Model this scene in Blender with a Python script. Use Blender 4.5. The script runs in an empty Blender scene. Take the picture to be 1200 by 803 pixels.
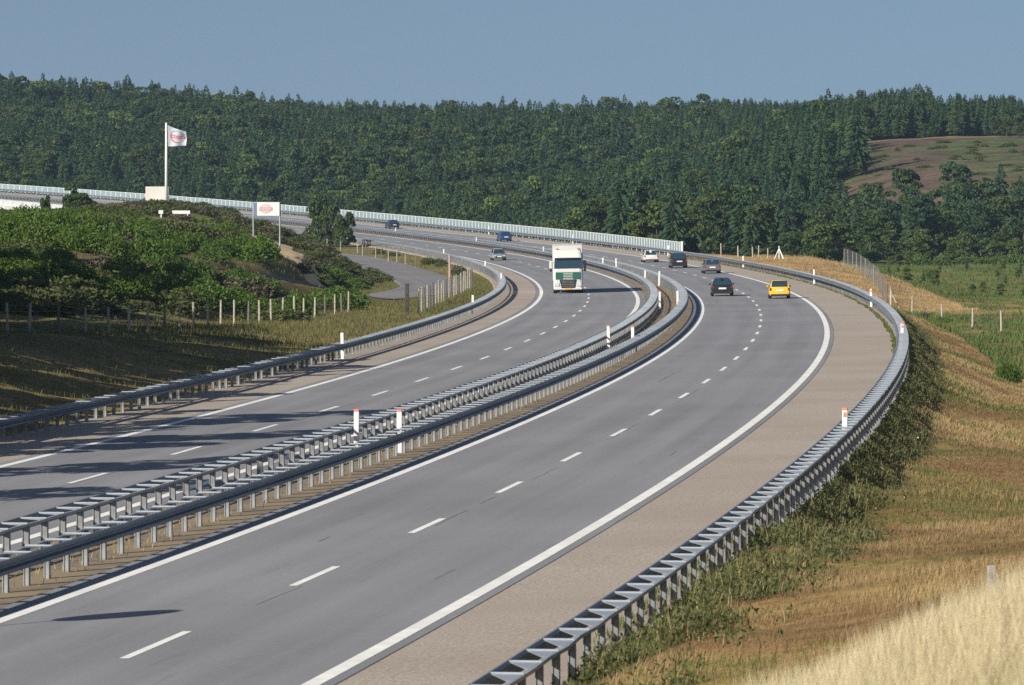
import bpy, math, random
import numpy as np
from mathutils import Vector, Matrix
R = math.radians
random.seed(7)
rng = np.random.default_rng(11)
sc = bpy.context.scene
COL = sc.collection

# ------------------------------------------------------------------ camera, sky, sun, exposure
CAM_H = 7.925
cd = bpy.data.cameras.new('camera')
cam = bpy.data.objects.new('camera', cd)
COL.objects.link(cam)
cd.sensor_width = 36.0
cd.lens = 36.0 * 5658.94 / 1200.0
cd.clip_start = 0.5
cd.clip_end = 20000
cam.location = (0, 0, CAM_H)
cam.rotation_euler = (R(90) - math.atan((401.5 - 212.0) / 5658.94), 0, 0)
cd.dof.use_dof = True
cd.dof.focus_distance = 330
cd.dof.aperture_fstop = 7.5
sc.camera = cam

SUN_EL, SUN_AZ = 29.0, 228.0        # towards the sun: behind and left of the camera
w = bpy.data.worlds.new('World')
sc.world = w
w.use_nodes = True
nt = w.node_tree
nt.nodes.clear()
wo = nt.nodes.new('ShaderNodeOutputWorld')
bg = nt.nodes.new('ShaderNodeBackground')
sky = nt.nodes.new('ShaderNodeTexSky')
sky.sky_type = 'NISHITA'
sky.sun_disc = False
sky.sun_elevation = R(SUN_EL)
sky.sun_rotation = R(SUN_AZ)
sky.air_density = 1.0
sky.dust_density = 1.5
sky.ozone_density = 1.6
tc = nt.nodes.new('ShaderNodeTexCoord')
va = nt.nodes.new('ShaderNodeVectorMath')
va.operation = 'ADD'
va.inputs[1].default_value = (0, 0, 0.16)
nt.links.new(tc.outputs['Generated'], va.inputs[0])
nt.links.new(va.outputs[0], sky.inputs[0])
nt.links.new(sky.outputs[0], bg.inputs[0])
bg.inputs[1].default_value = 0.070
nt.links.new(bg.outputs[0], wo.inputs[0])

sl = bpy.data.lights.new('sun', 'SUN')
sl.energy = 5.0
sl.angle = R(0.5)
sl.color = (1.0, 0.93, 0.82)
so_ = bpy.data.objects.new('sun', sl)
COL.objects.link(so_)
tosun = Vector((math.sin(R(SUN_AZ)) * math.cos(R(SUN_EL)), math.cos(R(SUN_AZ)) * math.cos(R(SUN_EL)), math.sin(R(SUN_EL))))
so_.rotation_euler = tosun.to_track_quat('Z', 'Y').to_euler()
so_.location = (-60, -60, 80)

sc.view_settings.view_transform = 'Standard'
sc.view_settings.look = 'None'
sc.view_settings.exposure = 0.36
sc.view_settings.gamma = 1.0
sc.render.engine = 'CYCLES'
sc.cycles.use_denoising = False
sc.cycles.max_bounces = 6
sc.cycles.transparent_max_bounces = 16

# ------------------------------------------------------------------ helpers
def tag(o, label=None, cat=None, group=None, kind=None):
    if label: o['label'] = label
    if cat: o['category'] = cat
    if group: o['group'] = group
    if kind: o['kind'] = kind
    return o

def link(name, me, mats, parent=None):
    o = bpy.data.objects.new(name, me)
    COL.objects.link(o)
    if mats is not None:
        for m in (mats if isinstance(mats, (list, tuple)) else [mats]):
            me.materials.append(m)
    if parent is not None:
        o.parent = parent
    return o

def np_mesh(name, V, quads=None, tris=None, attrs=None, smooth=False, matidx=None):
    """fast mesh from numpy arrays"""
    me = bpy.data.meshes.new(name)
    V = np.asarray(V, np.float32)
    me.vertices.add(len(V))
    me.vertices.foreach_set('co', V.ravel())
    loops, starts, n = [], [], 0
    if quads is not None and len(quads):
        q = np.asarray(quads, np.int32)
        loops.append(q.ravel()); starts.append(np.arange(len(q)) * 4 + n); n += q.size
    if tris is not None and len(tris):
        t = np.asarray(tris, np.int32)
        loops.append(t.ravel()); starts.append(np.arange(len(t)) * 3 + n); n += t.size
    L = np.concatenate(loops); S = np.concatenate(starts).astype(np.int32)
    me.loops.add(len(L))
    me.loops.foreach_set('vertex_index', L)
    me.polygons.add(len(S))
    me.polygons.foreach_set('loop_start', S)
    me.polygons.foreach_set('use_smooth', np.full(len(S), bool(smooth)))
    if matidx is not None:
        me.polygons.foreach_set('material_index', np.asarray(matidx, np.int32))
    me.update(calc_edges=True)
    for k, a in (attrs or {}).items():
        a = np.asarray(a, np.float32)
        if a.ndim == 1:
            at = me.attributes.new(k, 'FLOAT', 'POINT'); at.data.foreach_set('value', a)
        else:
            at = me.attributes.new(k, 'FLOAT_COLOR', 'POINT')
            if a.shape[1] == 3: a = np.concatenate([a, np.ones((len(a), 1), np.float32)], 1)
            at.data.foreach_set('color', a.ravel())
    return me

class MB:
    """collects shapes; build() links them as one mesh object"""
    def __init__(s): s.v = []; s.f = []; s.m = []
    def add(s, vs, fs, mi=0):
        b = len(s.v); s.v += [tuple(p) for p in vs]; s.f += [tuple(b + i for i in f) for f in fs]; s.m += [mi] * len(fs)
        return s
    def box(s, x0, x1, y0, y1, z0, z1, mi=0, ch=0.0):
        if ch <= 0:
            vs = [(x, y, z) for z in (z0, z1) for y in (y0, y1) for x in (x0, x1)]
            return s.add(vs, [(0, 2, 3, 1), (4, 5, 7, 6), (0, 1, 5, 4), (2, 6, 7, 3), (0, 4, 6, 2), (1, 3, 7, 5)], mi)
        c = ch
        ring = [(x0 + c, y0), (x1 - c, y0), (x1, y0 + c), (x1, y1 - c), (x1 - c, y1), (x0 + c, y1), (x0, y1 - c), (x0, y0 + c)]
        def inset(k): 
            cx, cy = (x0 + x1) / 2, (y0 + y1) / 2
            return [(px + (k if px < cx else -k), py + (k if py < cy else -k)) for px, py in ring]
        lv = [(inset(c), z0), (ring, z0 + c), (ring, z1 - c), (inset(c), z1)]
        vs = [(px, py, z) for rg, z in lv for px, py in rg]
        fs = [tuple(range(7, -1, -1)), tuple(range(24, 32))]
        for k in range(3):
            for i in range(8):
                j = (i + 1) % 8
                fs.append((k * 8 + i, k * 8 + j, k * 8 + 8 + j, k * 8 + 8 + i))
        return s.add(vs, fs, mi)
    def tube(s, p, q, r0, r1=None, n=8, mi=0):
        r1 = r0 if r1 is None else r1
        p, q = Vector(p), Vector(q); d = (q - p).normalized()
        a = d.orthogonal().normalized(); b = d.cross(a)
        vs = [c + (a * math.cos(t) + b * math.sin(t)) * r for c, r in ((p, r0), (q, r1)) for t in [2 * math.pi * i / n for i in range(n)]]
        fs = [(i, (i + 1) % n, n + (i + 1) % n, n + i) for i in range(n)] + [tuple(range(n - 1, -1, -1)), tuple(range(n, 2 * n))]
        return s.add(vs, fs, mi)
    def prism(s, pts, off, mi=0):
        """polygon (3-D points) extruded by vector off"""
        n = len(pts); off = Vector(off)
        vs = [Vector(p) for p in pts] + [Vector(p) + off for p in pts]
        fs = [tuple(range(n - 1, -1, -1)), tuple(range(n, 2 * n))] + [(i, (i + 1) % n, n + (i + 1) % n, n + i) for i in range(n)]
        return s.add(vs, fs, mi)
    def loft(s, rings, cap=True, mi=0, closed=True):
        n = len(rings[0]); vs = [p for r in rings for p in r]; fs = []
        for k in range(len(rings) - 1):
            for i in range(n if closed else n - 1):
                j = (i + 1) % n
                fs.append((k * n + i, k * n + j, (k + 1) * n + j, (k + 1) * n + i))
        if cap:
            fs.append(tuple(range(n - 1, -1, -1))); fs.append(tuple(range((len(rings) - 1) * n, len(rings) * n)))
        return s.add(vs, fs, mi)
    def mesh(s, name, smooth=False):
        me = bpy.data.meshes.new(name); me.from_pydata(s.v, [], s.f); me.update()
        me.polygons.foreach_set('material_index', s.m)
        me.polygons.foreach_set('use_smooth', [bool(smooth)] * len(s.f))
        return me
    def build(s, name, mats, parent=None, smooth=False):
        me = s.mesh(name, smooth)
        import bmesh
        bm = bmesh.new(); bm.from_mesh(me); bmesh.ops.recalc_face_normals(bm, faces=bm.faces[:]); bm.to_mesh(me); bm.free()
        return link(name, me, mats, parent)

def empty(name, loc=(0, 0, 0), rz=0.0):
    o = bpy.data.objects.new(name, None); COL.objects.link(o)
    o.location = loc; o.rotation_euler = (0, 0, rz); o.empty_display_size = 0.3
    return o

def copy_tree(o, parent=None):
    c = o.copy(); COL.objects.link(c); c.parent = parent
    for ch in KIDS.get(o.name, []):
        copy_tree(ch, c)
    return c
KIDS = {}
def remember(o):
    """cache children so that copies are quick"""
    for x in COL.objects:
        pass
def cache_kids(root):
    def rec(o):
        ks = [x for x in COL.objects if x.parent == o]
        KIDS[o.name] = ks
        for k in ks: rec(k)
    rec(root)

# ------------------------------------------------------------------ materials
def mat(name, base, rough=0.6, metal=0.0, **kw):
    m = bpy.data.materials.new(name); m.use_nodes = True
    b = m.node_tree.nodes['Principled BSDF']
    b.inputs['Base Color'].default_value = (*base, 1)
    b.inputs['Roughness'].default_value = rough
    b.inputs['Metallic'].default_value = metal
    for k, v in kw.items():
        b.inputs[k].default_value = v
    return m

def noisy(name, c0, c1, scale=1.0, rough=0.7, metal=0.0, detail=6, c2=None, scale2=0.05, amt2=0.5, bump=0.0, stretch=None, **kw):
    """two-colour noise material, optional large-scale third tone, world-space (Object) coordinates"""
    m = mat(name, c0, rough, metal, **kw)
    n = m.node_tree; b = n.nodes['Principled BSDF']
    t = n.nodes.new('ShaderNodeTexCoord')
    src = t.outputs['Object']
    if stretch:
        mp = n.nodes.new('ShaderNodeMapping'); mp.inputs['Scale'].default_value = stretch
        n.links.new(src, mp.inputs[0]); src = mp.outputs[0]
    nz = n.nodes.new('ShaderNodeTexNoise'); nz.inputs['Scale'].default_value = scale; nz.inputs['Detail'].default_value = detail
    n.links.new(src, nz.inputs['Vector'])
    r = n.nodes.new('ShaderNodeValToRGB')
    r.color_ramp.elements[0].position = 0.32; r.color_ramp.elements[1].position = 0.68
    r.color_ramp.elements[0].color = (*c0, 1); r.color_ramp.elements[1].color = (*c1, 1)
    n.links.new(nz.outputs[0], r.inputs[0])
    out = r.outputs[0]
    if c2:
        n2 = n.nodes.new('ShaderNodeTexNoise'); n2.inputs['Scale'].default_value = scale2; n2.inputs['Detail'].default_value = 3
        n.links.new(t.outputs['Object'], n2.inputs['Vector'])
        mr = n.nodes.new('ShaderNodeMapRange'); mr.inputs[1].default_value = 0.4; mr.inputs[2].default_value = 0.65; mr.inputs[4].default_value = amt2
        n.links.new(n2.outputs[0], mr.inputs[0])
        mx = n.nodes.new('ShaderNodeMix'); mx.data_type = 'RGBA'
        mx.inputs[7].default_value = (*c2, 1)
        n.links.new(mr.outputs[0], mx.inputs[0]); n.links.new(out, mx.inputs[6]); out = mx.outputs[2]
    n.links.new(out, b.inputs['Base Color'])
    if bump:
        bp = n.nodes.new('ShaderNodeBump'); bp.inputs['Strength'].default_value = bump; bp.inputs['Distance'].default_value = 0.02
        n.links.new(nz.outputs[0], bp.inputs['Height']); n.links.new(bp.outputs[0], b.inputs['Normal'])
    return m

def leaf_mat(name, ca, cb, cc, trans=0.25, rough=0.6, island=False):
    """foliage: per-clump 'tone' attribute runs ca..cb, every object leans a little to cc"""
    m = bpy.data.materials.new(name); m.use_nodes = True
    n = m.node_tree; b = n.nodes['Principled BSDF']; out = n.nodes['Material Output']
    a = n.nodes.new('ShaderNodeAttribute'); a.attribute_name = 'tone'
    r = n.nodes.new('ShaderNodeValToRGB')
    r.color_ramp.elements[0].color = (*ca, 1); r.color_ramp.elements[1].color = (*cb, 1)
    n.links.new(a.outputs['Fac'], r.inputs[0])
    oi = n.nodes.new('ShaderNodeObjectInfo')
    mr = n.nodes.new('ShaderNodeMapRange'); mr.inputs[4].default_value = 0.7
    n.links.new(oi.outputs['Random'], mr.inputs[0])
    mx = n.nodes.new('ShaderNodeMix'); mx.data_type = 'RGBA'; mx.inputs[7].default_value = (*cc, 1)
    n.links.new(mr.outputs[0], mx.inputs[0]); n.links.new(r.outputs[0], mx.inputs[6])
    n.links.new(mx.outputs[2], b.inputs['Base Color'])
    b.inputs['Roughness'].default_value = rough
    b.inputs['Specular IOR Level'].default_value = 0.25
    tr = n.nodes.new('ShaderNodeBsdfTranslucent'); n.links.new(mx.outputs[2], tr.inputs[0])
    ms = n.nodes.new('ShaderNodeMixShader'); ms.inputs[0].default_value = trans
    n.links.new(b.outputs[0], ms.inputs[1]); n.links.new(tr.outputs[0], ms.inputs[2]); n.links.new(ms.outputs[0], out.inputs[0])
    return m

def attr_mat(name, attr='tint', scale=1.4, amt=0.35, rough=0.95):
    """ground: vertex colour of what grows there, broken up by two noises"""
    m = bpy.data.materials.new(name); m.use_nodes = True
    n = m.node_tree; b = n.nodes['Principled BSDF']
    a = n.nodes.new('ShaderNodeAttribute'); a.attribute_name = attr
    t = n.nodes.new('ShaderNodeTexCoord')
    out = a.outputs['Color']
    for scl, am in ((scale, amt), (scale * 0.12, amt), (scale * 6, amt * 0.8)):
        nz = n.nodes.new('ShaderNodeTexNoise'); nz.inputs['Scale'].default_value = scl; nz.inputs['Detail'].default_value = 5
        n.links.new(t.outputs['Object'], nz.inputs['Vector'])
        mr = n.nodes.new('ShaderNodeMapRange'); mr.inputs[1].default_value = 0.3; mr.inputs[2].default_value = 0.7
        mr.inputs[3].default_value = 1 - am; mr.inputs[4].default_value = 1 + am
        n.links.new(nz.outputs[0], mr.inputs[0])
        vm = n.nodes.new('ShaderNodeVectorMath'); vm.operation = 'SCALE'
        n.links.new(out, vm.inputs[0]); n.links.new(mr.outputs[0], vm.inputs['Scale']); out = vm.outputs[0]
    n.links.new(out, b.inputs['Base Color'])
    b.inputs['Roughness'].default_value = rough
    b.inputs['Specular IOR Level'].default_value = 0.1
    return m

def asphalt_mat(name, c, dark):
    """road: fine grain, worn wheel tracks and lane-long tone changes; UV = (offset, s)"""
    m = mat(name, c, 0.85)
    n = m.node_tree; b = n.nodes['Principled BSDF']; b.inputs['Specular IOR Level'].default_value = 0.3
    uv = n.nodes.new('ShaderNodeAttribute'); uv.attribute_name = 'so'
    t = n.nodes.new('ShaderNodeTexCoord')
    mp = n.nodes.new('ShaderNodeMapping'); mp.inputs['Scale'].default_value = (1.1, 0.02, 1)
    n.links.new(uv.outputs['Vector'], mp.inputs[0])
    n1 = n.nodes.new('ShaderNodeTexNoise'); n1.inputs['Scale'].default_value = 1.0; n1.inputs['Detail'].default_value = 4
    n.links.new(mp.outputs[0], n1.inputs['Vector'])
    n2 = n.nodes.new('ShaderNodeTexNoise'); n2.inputs['Scale'].default_value = 9.0; n2.inputs['Detail'].default_value = 8
    n.links.new(t.outputs['Object'], n2.inputs['Vector'])
    n3 = n.nodes.new('ShaderNodeTexNoise'); n3.inputs['Scale'].default_value = 0.07; n3.inputs['Detail'].default_value = 5
    n.links.new(t.outputs['Object'], n3.inputs['Vector'])
    ad = n.nodes.new('ShaderNodeMath'); ad.operation = 'MULTIPLY_ADD'; ad.inputs[1].default_value = 0.5
    n.links.new(n1.outputs[0], ad.inputs[0])
    m2 = n.nodes.new('ShaderNodeMath'); m2.operation = 'MULTIPLY'; m2.inputs[1].default_value = 0.35
    n.links.new(n2.outputs[0], m2.inputs[0]); n.links.new(m2.outputs[0], ad.inputs[2])
    a3 = n.nodes.new('ShaderNodeMath'); a3.operation = 'MULTIPLY_ADD'; a3.inputs[1].default_value = 0.5
    n.links.new(n3.outputs[0], a3.inputs[0]); n.links.new(ad.outputs[0], a3.inputs[2])
    sx = n.nodes.new('ShaderNodeSeparateXYZ'); n.links.new(uv.outputs['Vector'], sx.inputs[0])
    wt = n.nodes.new('ShaderNodeMath'); wt.operation = 'MULTIPLY'; wt.inputs[1].default_value = 3.4       # polished wheel tracks
    n.links.new(sx.outputs[0], wt.inputs[0])
    cs = n.nodes.new('ShaderNodeMath'); cs.operation = 'COSINE'; n.links.new(wt.outputs[0], cs.inputs[0])
    ca = n.nodes.new('ShaderNodeMath'); ca.operation = 'MULTIPLY_ADD'; ca.inputs[1].default_value = 0.035
    n.links.new(cs.outputs[0], ca.inputs[0]); n.links.new(a3.outputs[0], ca.inputs[2]); a3 = ca
    # sparse dark patches and drips lying along the lanes
    mp2 = n.nodes.new('ShaderNodeMapping'); mp2.inputs['Scale'].default_value = (1.9, 0.10, 1)
    n.links.new(uv.outputs['Vector'], mp2.inputs[0])
    n4 = n.nodes.new('ShaderNodeTexNoise'); n4.inputs['Scale'].default_value = 1.0; n4.inputs['Detail'].default_value = 7; n4.inputs['Roughness'].default_value = .65
    n.links.new(mp2.outputs[0], n4.inputs['Vector'])
    m4 = n.nodes.new('ShaderNodeMapRange'); m4.inputs[1].default_value = .61; m4.inputs[2].default_value = .72; m4.inputs[4].default_value = -.20
    n.links.new(n4.outputs[0], m4.inputs[0])
    a4 = n.nodes.new('ShaderNodeMath'); n.links.new(a3.outputs[0], a4.inputs[0]); n.links.new(m4.outputs[0], a4.inputs[1]); a3 = a4
    r = n.nodes.new('ShaderNodeValToRGB')
    r.color_ramp.elements[0].position = 0.48; r.color_ramp.elements[1].position = 0.86
    r.color_ramp.elements[0].color = (*dark, 1); r.color_ramp.elements[1].color = (*c, 1)
    n.links.new(a3.outputs[0], r.inputs[0]); n.links.new(r.outputs[0], b.inputs['Base Color'])
    return m

M = {}
M['asphalt'] = asphalt_mat('asphalt', (0.258, 0.260, 0.272), (0.176, 0.177, 0.187))
M['side_asphalt'] = asphalt_mat('old_asphalt', (0.235, 0.225, 0.225), (0.16, 0.155, 0.158))
M['tar'] = noisy('tar', (0.11, 0.11, 0.115), (0.18, 0.18, 0.185), 3.0, 0.8)
M['chips'] = noisy('beige_chippings', (0.24, 0.20, 0.165), (0.47, 0.41, 0.345), 17.0, 0.95, c2=(0.25, 0.19, 0.14), scale2=0.12, amt2=0.35, detail=9, bump=0.3)
M['gravel'] = noisy('median_gravel', (0.12, 0.10, 0.072), (0.22, 0.175, 0.12), 3.0, 0.95, c2=(0.30, 0.225, 0.13), scale2=0.35, amt2=0.6, detail=9, bump=0.4)
M['paint'] = noisy('road_paint', (0.76, 0.75, 0.71), (0.88, 0.87, 0.83), 2.0, 0.7, c2=(0.62, 0.61, 0.57), scale2=0.4, amt2=0.4)
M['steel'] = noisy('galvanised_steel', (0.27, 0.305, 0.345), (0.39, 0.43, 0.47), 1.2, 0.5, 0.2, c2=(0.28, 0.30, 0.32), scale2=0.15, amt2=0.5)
M['beam_steel'] = noisy('shade_toned_steel', (0.125, 0.15, 0.185), (0.175, 0.205, 0.245), 1.2, 0.55, 0.15, c2=(0.12, 0.13, 0.145), scale2=0.15, amt2=0.5)  # same steel as the brackets, with the beam faces' shade put into the colour
M['steel_dull'] = noisy('weathered_steel', (0.17, 0.18, 0.19), (0.30, 0.315, 0.325), 2.5, 0.65, 0.15)
M['white_plastic'] = noisy('white_plastic', (0.74, 0.74, 0.72), (0.82, 0.82, 0.80), 3.0, 0.45)
M['orange'] = mat('orange_reflector', (0.72, 0.22, 0.13), 0.4)
M['white_metal'] = noisy('white_painted_metal', (0.68, 0.71, 0.70), (0.78, 0.80, 0.79), 2.0, 0.45)
M['concrete'] = noisy('bridge_concrete', (0.42, 0.42, 0.40), (0.55, 0.54, 0.51), 0.6, 0.85, bump=0.1)
M['wood_post'] = noisy('weathered_wood', (0.33, 0.30, 0.24), (0.48, 0.44, 0.36), 3.0, 0.9)
M['dark_wood'] = noisy('dark_wood', (0.035, 0.032, 0.03), (0.08, 0.07, 0.06), 3.0, 0.9)
M['wire'] = mat('wire', (0.22, 0.22, 0.21), 0.5, 0.6)
M['bark'] = noisy('bark', (0.06, 0.045, 0.035), (0.13, 0.10, 0.075), 4.0, 0.95)
M['tyre'] = mat('tyre_rubber', (0.02, 0.02, 0.02), 0.8)
M['rim'] = mat('alloy_rim', (0.45, 0.45, 0.46), 0.35, 0.8)
M['glass_dark'] = mat('car_glass', (0.020, 0.045, 0.07), 0.10, 0.0, **{'Specular IOR Level': 0.8})
M['black_plastic'] = mat('black_plastic', (0.018, 0.018, 0.02), 0.5)
M['red_lamp'] = mat('red_tail_lamp', (0.22, 0.012, 0.010), 0.2, **{'Coat Weight': 0.8})
M['head_lamp'] = mat('clear_head_lamp', (0.75, 0.76, 0.74), 0.12, 0.3, **{'Coat Weight': 1.0})
M['plate'] = mat('number_plate', (0.75, 0.75, 0.72), 0.4)
M['yellow_plate'] = mat('amber_plate', (0.72, 0.36, 0.08), 0.4)
M['glass_pane'] = mat('pale_screen_glass', (0.33, 0.43, 0.47), 0.25, **{'Alpha': 0.62})
M['parapet'] = noisy('parapet_grey', (0.42, 0.44, 0.45), (0.54, 0.56, 0.57), 1.0, 0.5)
M['ground'] = attr_mat('ground_cover')
M['sand'] = noisy('sandy_path', (0.50, 0.36, 0.19), (0.64, 0.49, 0.29), 1.5, 0.95)

def paint(name, c, metal=0.0):
    return mat(name, c, 0.32, metal, **{'Coat Weight': 0.8, 'Coat Roughness': 0.05})

# ------------------------------------------------------------------ the road alignment (s, off) -> world
KS = np.array([0, 75, 150, 225, 300, 375, 450, 600, 800, 1000, 1250.])
KV = np.array([-.4706, -.3828, -.4181, -.3508, -.4772, -.4659, -.4641, -.7439, -.8719, -2.7001, -4.5283]) * 1e-3
ZK = np.polyfit(np.linspace(0, 1300, 4) / 900, [0, -1.621763, 2.091617, 20.629026], 3)
SS = np.arange(-110, 1200, 2.5)
_kv = np.interp(SS, KS, KV)
_i0 = int(np.argmin(abs(SS)))
_c = np.concatenate([[0], np.cumsum((_kv[1:] + _kv[:-1]) / 2 * 2.5)])
TH = 0.144123 + _c - _c[_i0]
_tm = (TH[1:] + TH[:-1]) / 2
PX = np.concatenate([[0], np.cumsum(np.sin(_tm) * 2.5)]); PY = np.concatenate([[0], np.cumsum(np.cos(_tm) * 2.5)])
PX += -6.0736 - PX[_i0]; PY += 82.3327 - PY[_i0]
PZ = np.polyval(ZK, SS / 900)
CROSS = 0.017246

def P(s, off, h=0.0):
    """point(s) on the road plane at station s, lateral offset off (right positive), height h above it"""
    s = np.asarray(s, float)
    t = np.interp(s, SS, TH)
    return np.stack(np.broadcast_arrays(np.interp(s, SS, PX) + off * np.cos(t), np.interp(s, SS, PY) - off * np.sin(t), np.interp(s, SS, PZ) + CROSS * np.clip(off, -21, 9) + h), -1)
def heading(s): return float(np.interp(s, SS, TH))

def nearest_so(x, y):
    """station and offset of world points (vectorised)"""
    x = np.asarray(x, float).ravel(); y = np.asarray(y, float).ravel()
    s = np.empty_like(x); off = np.empty_like(x)
    for a in range(0, len(x), 20000):
        b = slice(a, a + 20000)
        i = np.argmin((x[b, None] - PX[None, ::2]) ** 2 + (y[b, None] - PY[None, ::2]) ** 2, 1) * 2
        dx, dy = x[b] - PX[i], y[b] - PY[i]
        along = dx * np.sin(TH[i]) + dy * np.cos(TH[i])
        s[b] = SS[i] + along
        off[b] = dx * np.cos(TH[i]) - dy * np.sin(TH[i])
    return s, off

# ------------------------------------------------------------------ terrain
def rowtab():
    return [
        (-60, [-60, 0, 30], [0, 6.0, 6.5]),
        (5,  [-30, -14, -5, 0, 10, 40], [0, 1, 5.6, 6.1, 6.3, 6.6]),
        (20, [-12, -4, 0, 1, 2, 4, 10, 40], [0, 2, 3.9, 4.6, 5.15, 5.9, 6.5, 7]),
        (30, [-10, -3, 0, 1.4, 3.2, 6, 12, 40], [0, 1.2, 3.3, 4.42, 5.22, 5.75, 6.1, 7]),
        (36, [-8, 0, 2, 4, 8, 14, 40], [0, 2.0, 3.7, 4.75, 5.1, 5.5, 6]),
        (60, [-5, 2, 6, 10, 20, 60], [0, .9, 1.9, 2.8, 4, 5]),
        (90, [0, 5, 9.5, 15, 40], [.1, .3, .9, 1.6, 2.6]),
        (120, [5, 10, 16, 40], [-.4, -.4, -.2, 0.6]),
        (150, [-60, -30, 0, 12, 18, 40], [3, 2.2, 0, -.9, -1.2, -1.2]),
        (200, [-110, -60, -35, -22, 0, 20, 28, 60], [3.5, 3, 2.2, 1.2, 0, -1.6, -2.3, -2.3]),
        (250, [-110, -60, -40, -28, -20, 0, 22, 32, 60, 150], [3.2, 2.6, 1.4, 0.5, -.2, 0, -2.6, -3.0, -3.0, -3.0]),
        (275, [-110, -60, -40, -30, -24, -18, 0, 25, 60, 150], [2.8, 1.8, 0.3, -.6, -1.2, -1.3, -1, -3.1, -3.1, -3]),
        (300, [-110, -60, -45, -32, -22, -16, 0, 25, 60, 150], [3, 2.6, 1.8, 0.6, -.8, -1.6, -1, -3.2, -3.2, -3]),
        (350, [-110, -60, -45, -32, -22, -14, 0, 25, 60, 150], [3.6, 3.6, 3.2, 2.4, 0.6, -1.7, -1.6, -3.4, -3.4, -3.2]),
        (400, [-110, -60, -45, -32, -22, -16, -12, 0, 28, 60, 150], [4.2, 4.4, 4.2, 3.6, 2.2, 0.2, -1.7, -1.9, -3.7, -3.8, -3.6]),
        (450, [-110, -60, -45, -32, -22, -16, -11, 0, 28, 40, 150], [3.4, 3.6, 4.4, 4.4, 2.5, -.2, -1.9, -1.9, -3.8, -4.2, -4]),
        (500, [-110, -60, -52, -42, -32, -24, -16, 0, 26, 33, 39, 46, 150], [2.4, 2.8, 3.4, 5.0, 4.2, 1.4, -1.8, -1.9, -1.7, -1.6, -3.1, -4.4, -4.3]),
        (560, [-110, -70, -52, -42, -33, -26, -18, 0, 26, 34, 42, 50, 150], [1.6, 2.0, 3.2, 6.2, 5.4, 1.2, -1.8, -1.9, -1.5, -0.8, -2.4, -5, -4.6]),
        (600, [-110, -70, -52, -42, -34, -26, 0, 26, 36, 44, 52, 150], [0.4, 0.8, 2.4, 5.4, 3.4, -1.6, -2, -1.6, -1, -3, -5, -4.6]),
        (650, [-110, -70, -50, -36, -24, 0, 22, 32, 42, 150], [-1, 0, 0, -1.4, -1.8, -2, -1.8, -2.4, -4.8, -5]),
        (682, [-110, -70, -50, -38, -26, -20, 0, 18, 30, 60, 150], [-4, -3, -.5, .3, .6, -1.4, -2, -2.5, -4, -5, -5]),
        (712, [-110, -70, -50, -38, -26, -21, 0, 18, 30, 60, 150], [-5, -4, -.5, 1.2, 1.2, -.8, -2, -2.5, -4, -5, -5]),
        (760, [-110, -70, -50, -40, -20, 0, 40, 150], [-10, -8, -5, -1.5, -2, -6, -5.5, -5]),
        (830, [-150, -70, 0, 40, 60, 150], [-13, -13, -11, -6, -5, -4]),
        (880, [-150, -50, 20, 50, 70, 110, 150], [-14, -14, -12, -4, 6, 9, 9]),
        (950, [-150, -50, 0, 40, 62, 80, 110, 160], [-13, -14, -12, 0, 10, 12.5, 13, 13]),
        (1050, [-160, -100, -50, 0, 40, 66, 90, 120, 200], [-4, -6, -7, -5, 6, 15.5, 17.6, 17.8, 18]),
        (1120, [-160, -100, -50, 0, 50, 70, 90, 200], [6, 3, 1, 1, 8, 15, 18, 18]),
        (1200, [-200, -120, -60, 0, 55, 90, 120, 200], [18, 13, 9, 8, 12, 17, 18.3, 19]),
        (1350, [-230, -143, -120, -72, -30, 0, 50, 90, 140, 230], [34, 25.5, 23.5, 19, 18, 18, 17.5, 18.5, 19, 20]),
        (1500, [-230, 0, 230], [26, 18, 18]),
        (2000, [-400, 400], [12, 12]),
        (4000, [-900, 900], [4, 4]),
        (9000, [-900, 900], [-4, -4])]
_rows = rowtab()
GX = np.arange(-420, 424, 4.0)
GY = np.concatenate([np.arange(-60, 1700, 4.0), np.arange(1700, 9001, 50.0)])
_rt = np.array([np.interp(GX, r[1], r[2]) for r in _rows]); _ry = np.array([r[0] for r in _rows])
G = np.array([np.interp(GY, _ry, _rt[:, i]) for i in range(len(GX))]).T    # [y, x]
Gs = G.copy()
for _ in range(3):
    Gs[1:-1] = (Gs[:-2] + 2 * Gs[1:-1] + Gs[2:]) / 4
    Gs[:, 1:-1] = (Gs[:, :-2] + 2 * Gs[:, 1:-1] + Gs[:, 2:]) / 4
_wn = np.clip((GY - 60) / 80, 0, 1)[:, None]
G = G * (1 - _wn) + Gs * _wn

def hashnoise(x, y, seed=0):
    """smooth value noise, vectorised"""
    xi, yi = np.floor(x).astype(np.int64), np.floor(y).astype(np.int64)
    fx, fy = x - xi, y - yi
    fx, fy = fx * fx * (3 - 2 * fx), fy * fy * (3 - 2 * fy)
    def h(a, b):
        n = (a * 374761393 + b * 668265263 + seed * 974711) & 0x7fffffff
        n = ((n ^ (n >> 13)) * 1274126177) & 0x7fffffff
        return (n ^ (n >> 16)) / 0x7fffffff
    return (h(xi, yi) * (1 - fx) + h(xi + 1, yi) * fx) * (1 - fy) + (h(xi, yi + 1) * (1 - fx) + h(xi + 1, yi + 1) * fx) * fy

def bil(x, y):
    ix = np.clip(np.interp(x, GX, np.arange(len(GX))), 0, len(GX) - 1.001); iy = np.clip(np.interp(y, GY, np.arange(len(GY))), 0, len(GY) - 1.001)
    a, b = ix.astype(int), iy.astype(int); fx, fy = ix - a, iy - b
    return (G[b, a] * (1 - fx) + G[b, a + 1] * fx) * (1 - fy) + (G[b + 1, a] * (1 - fx) + G[b + 1, a + 1] * fx) * fy

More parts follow.
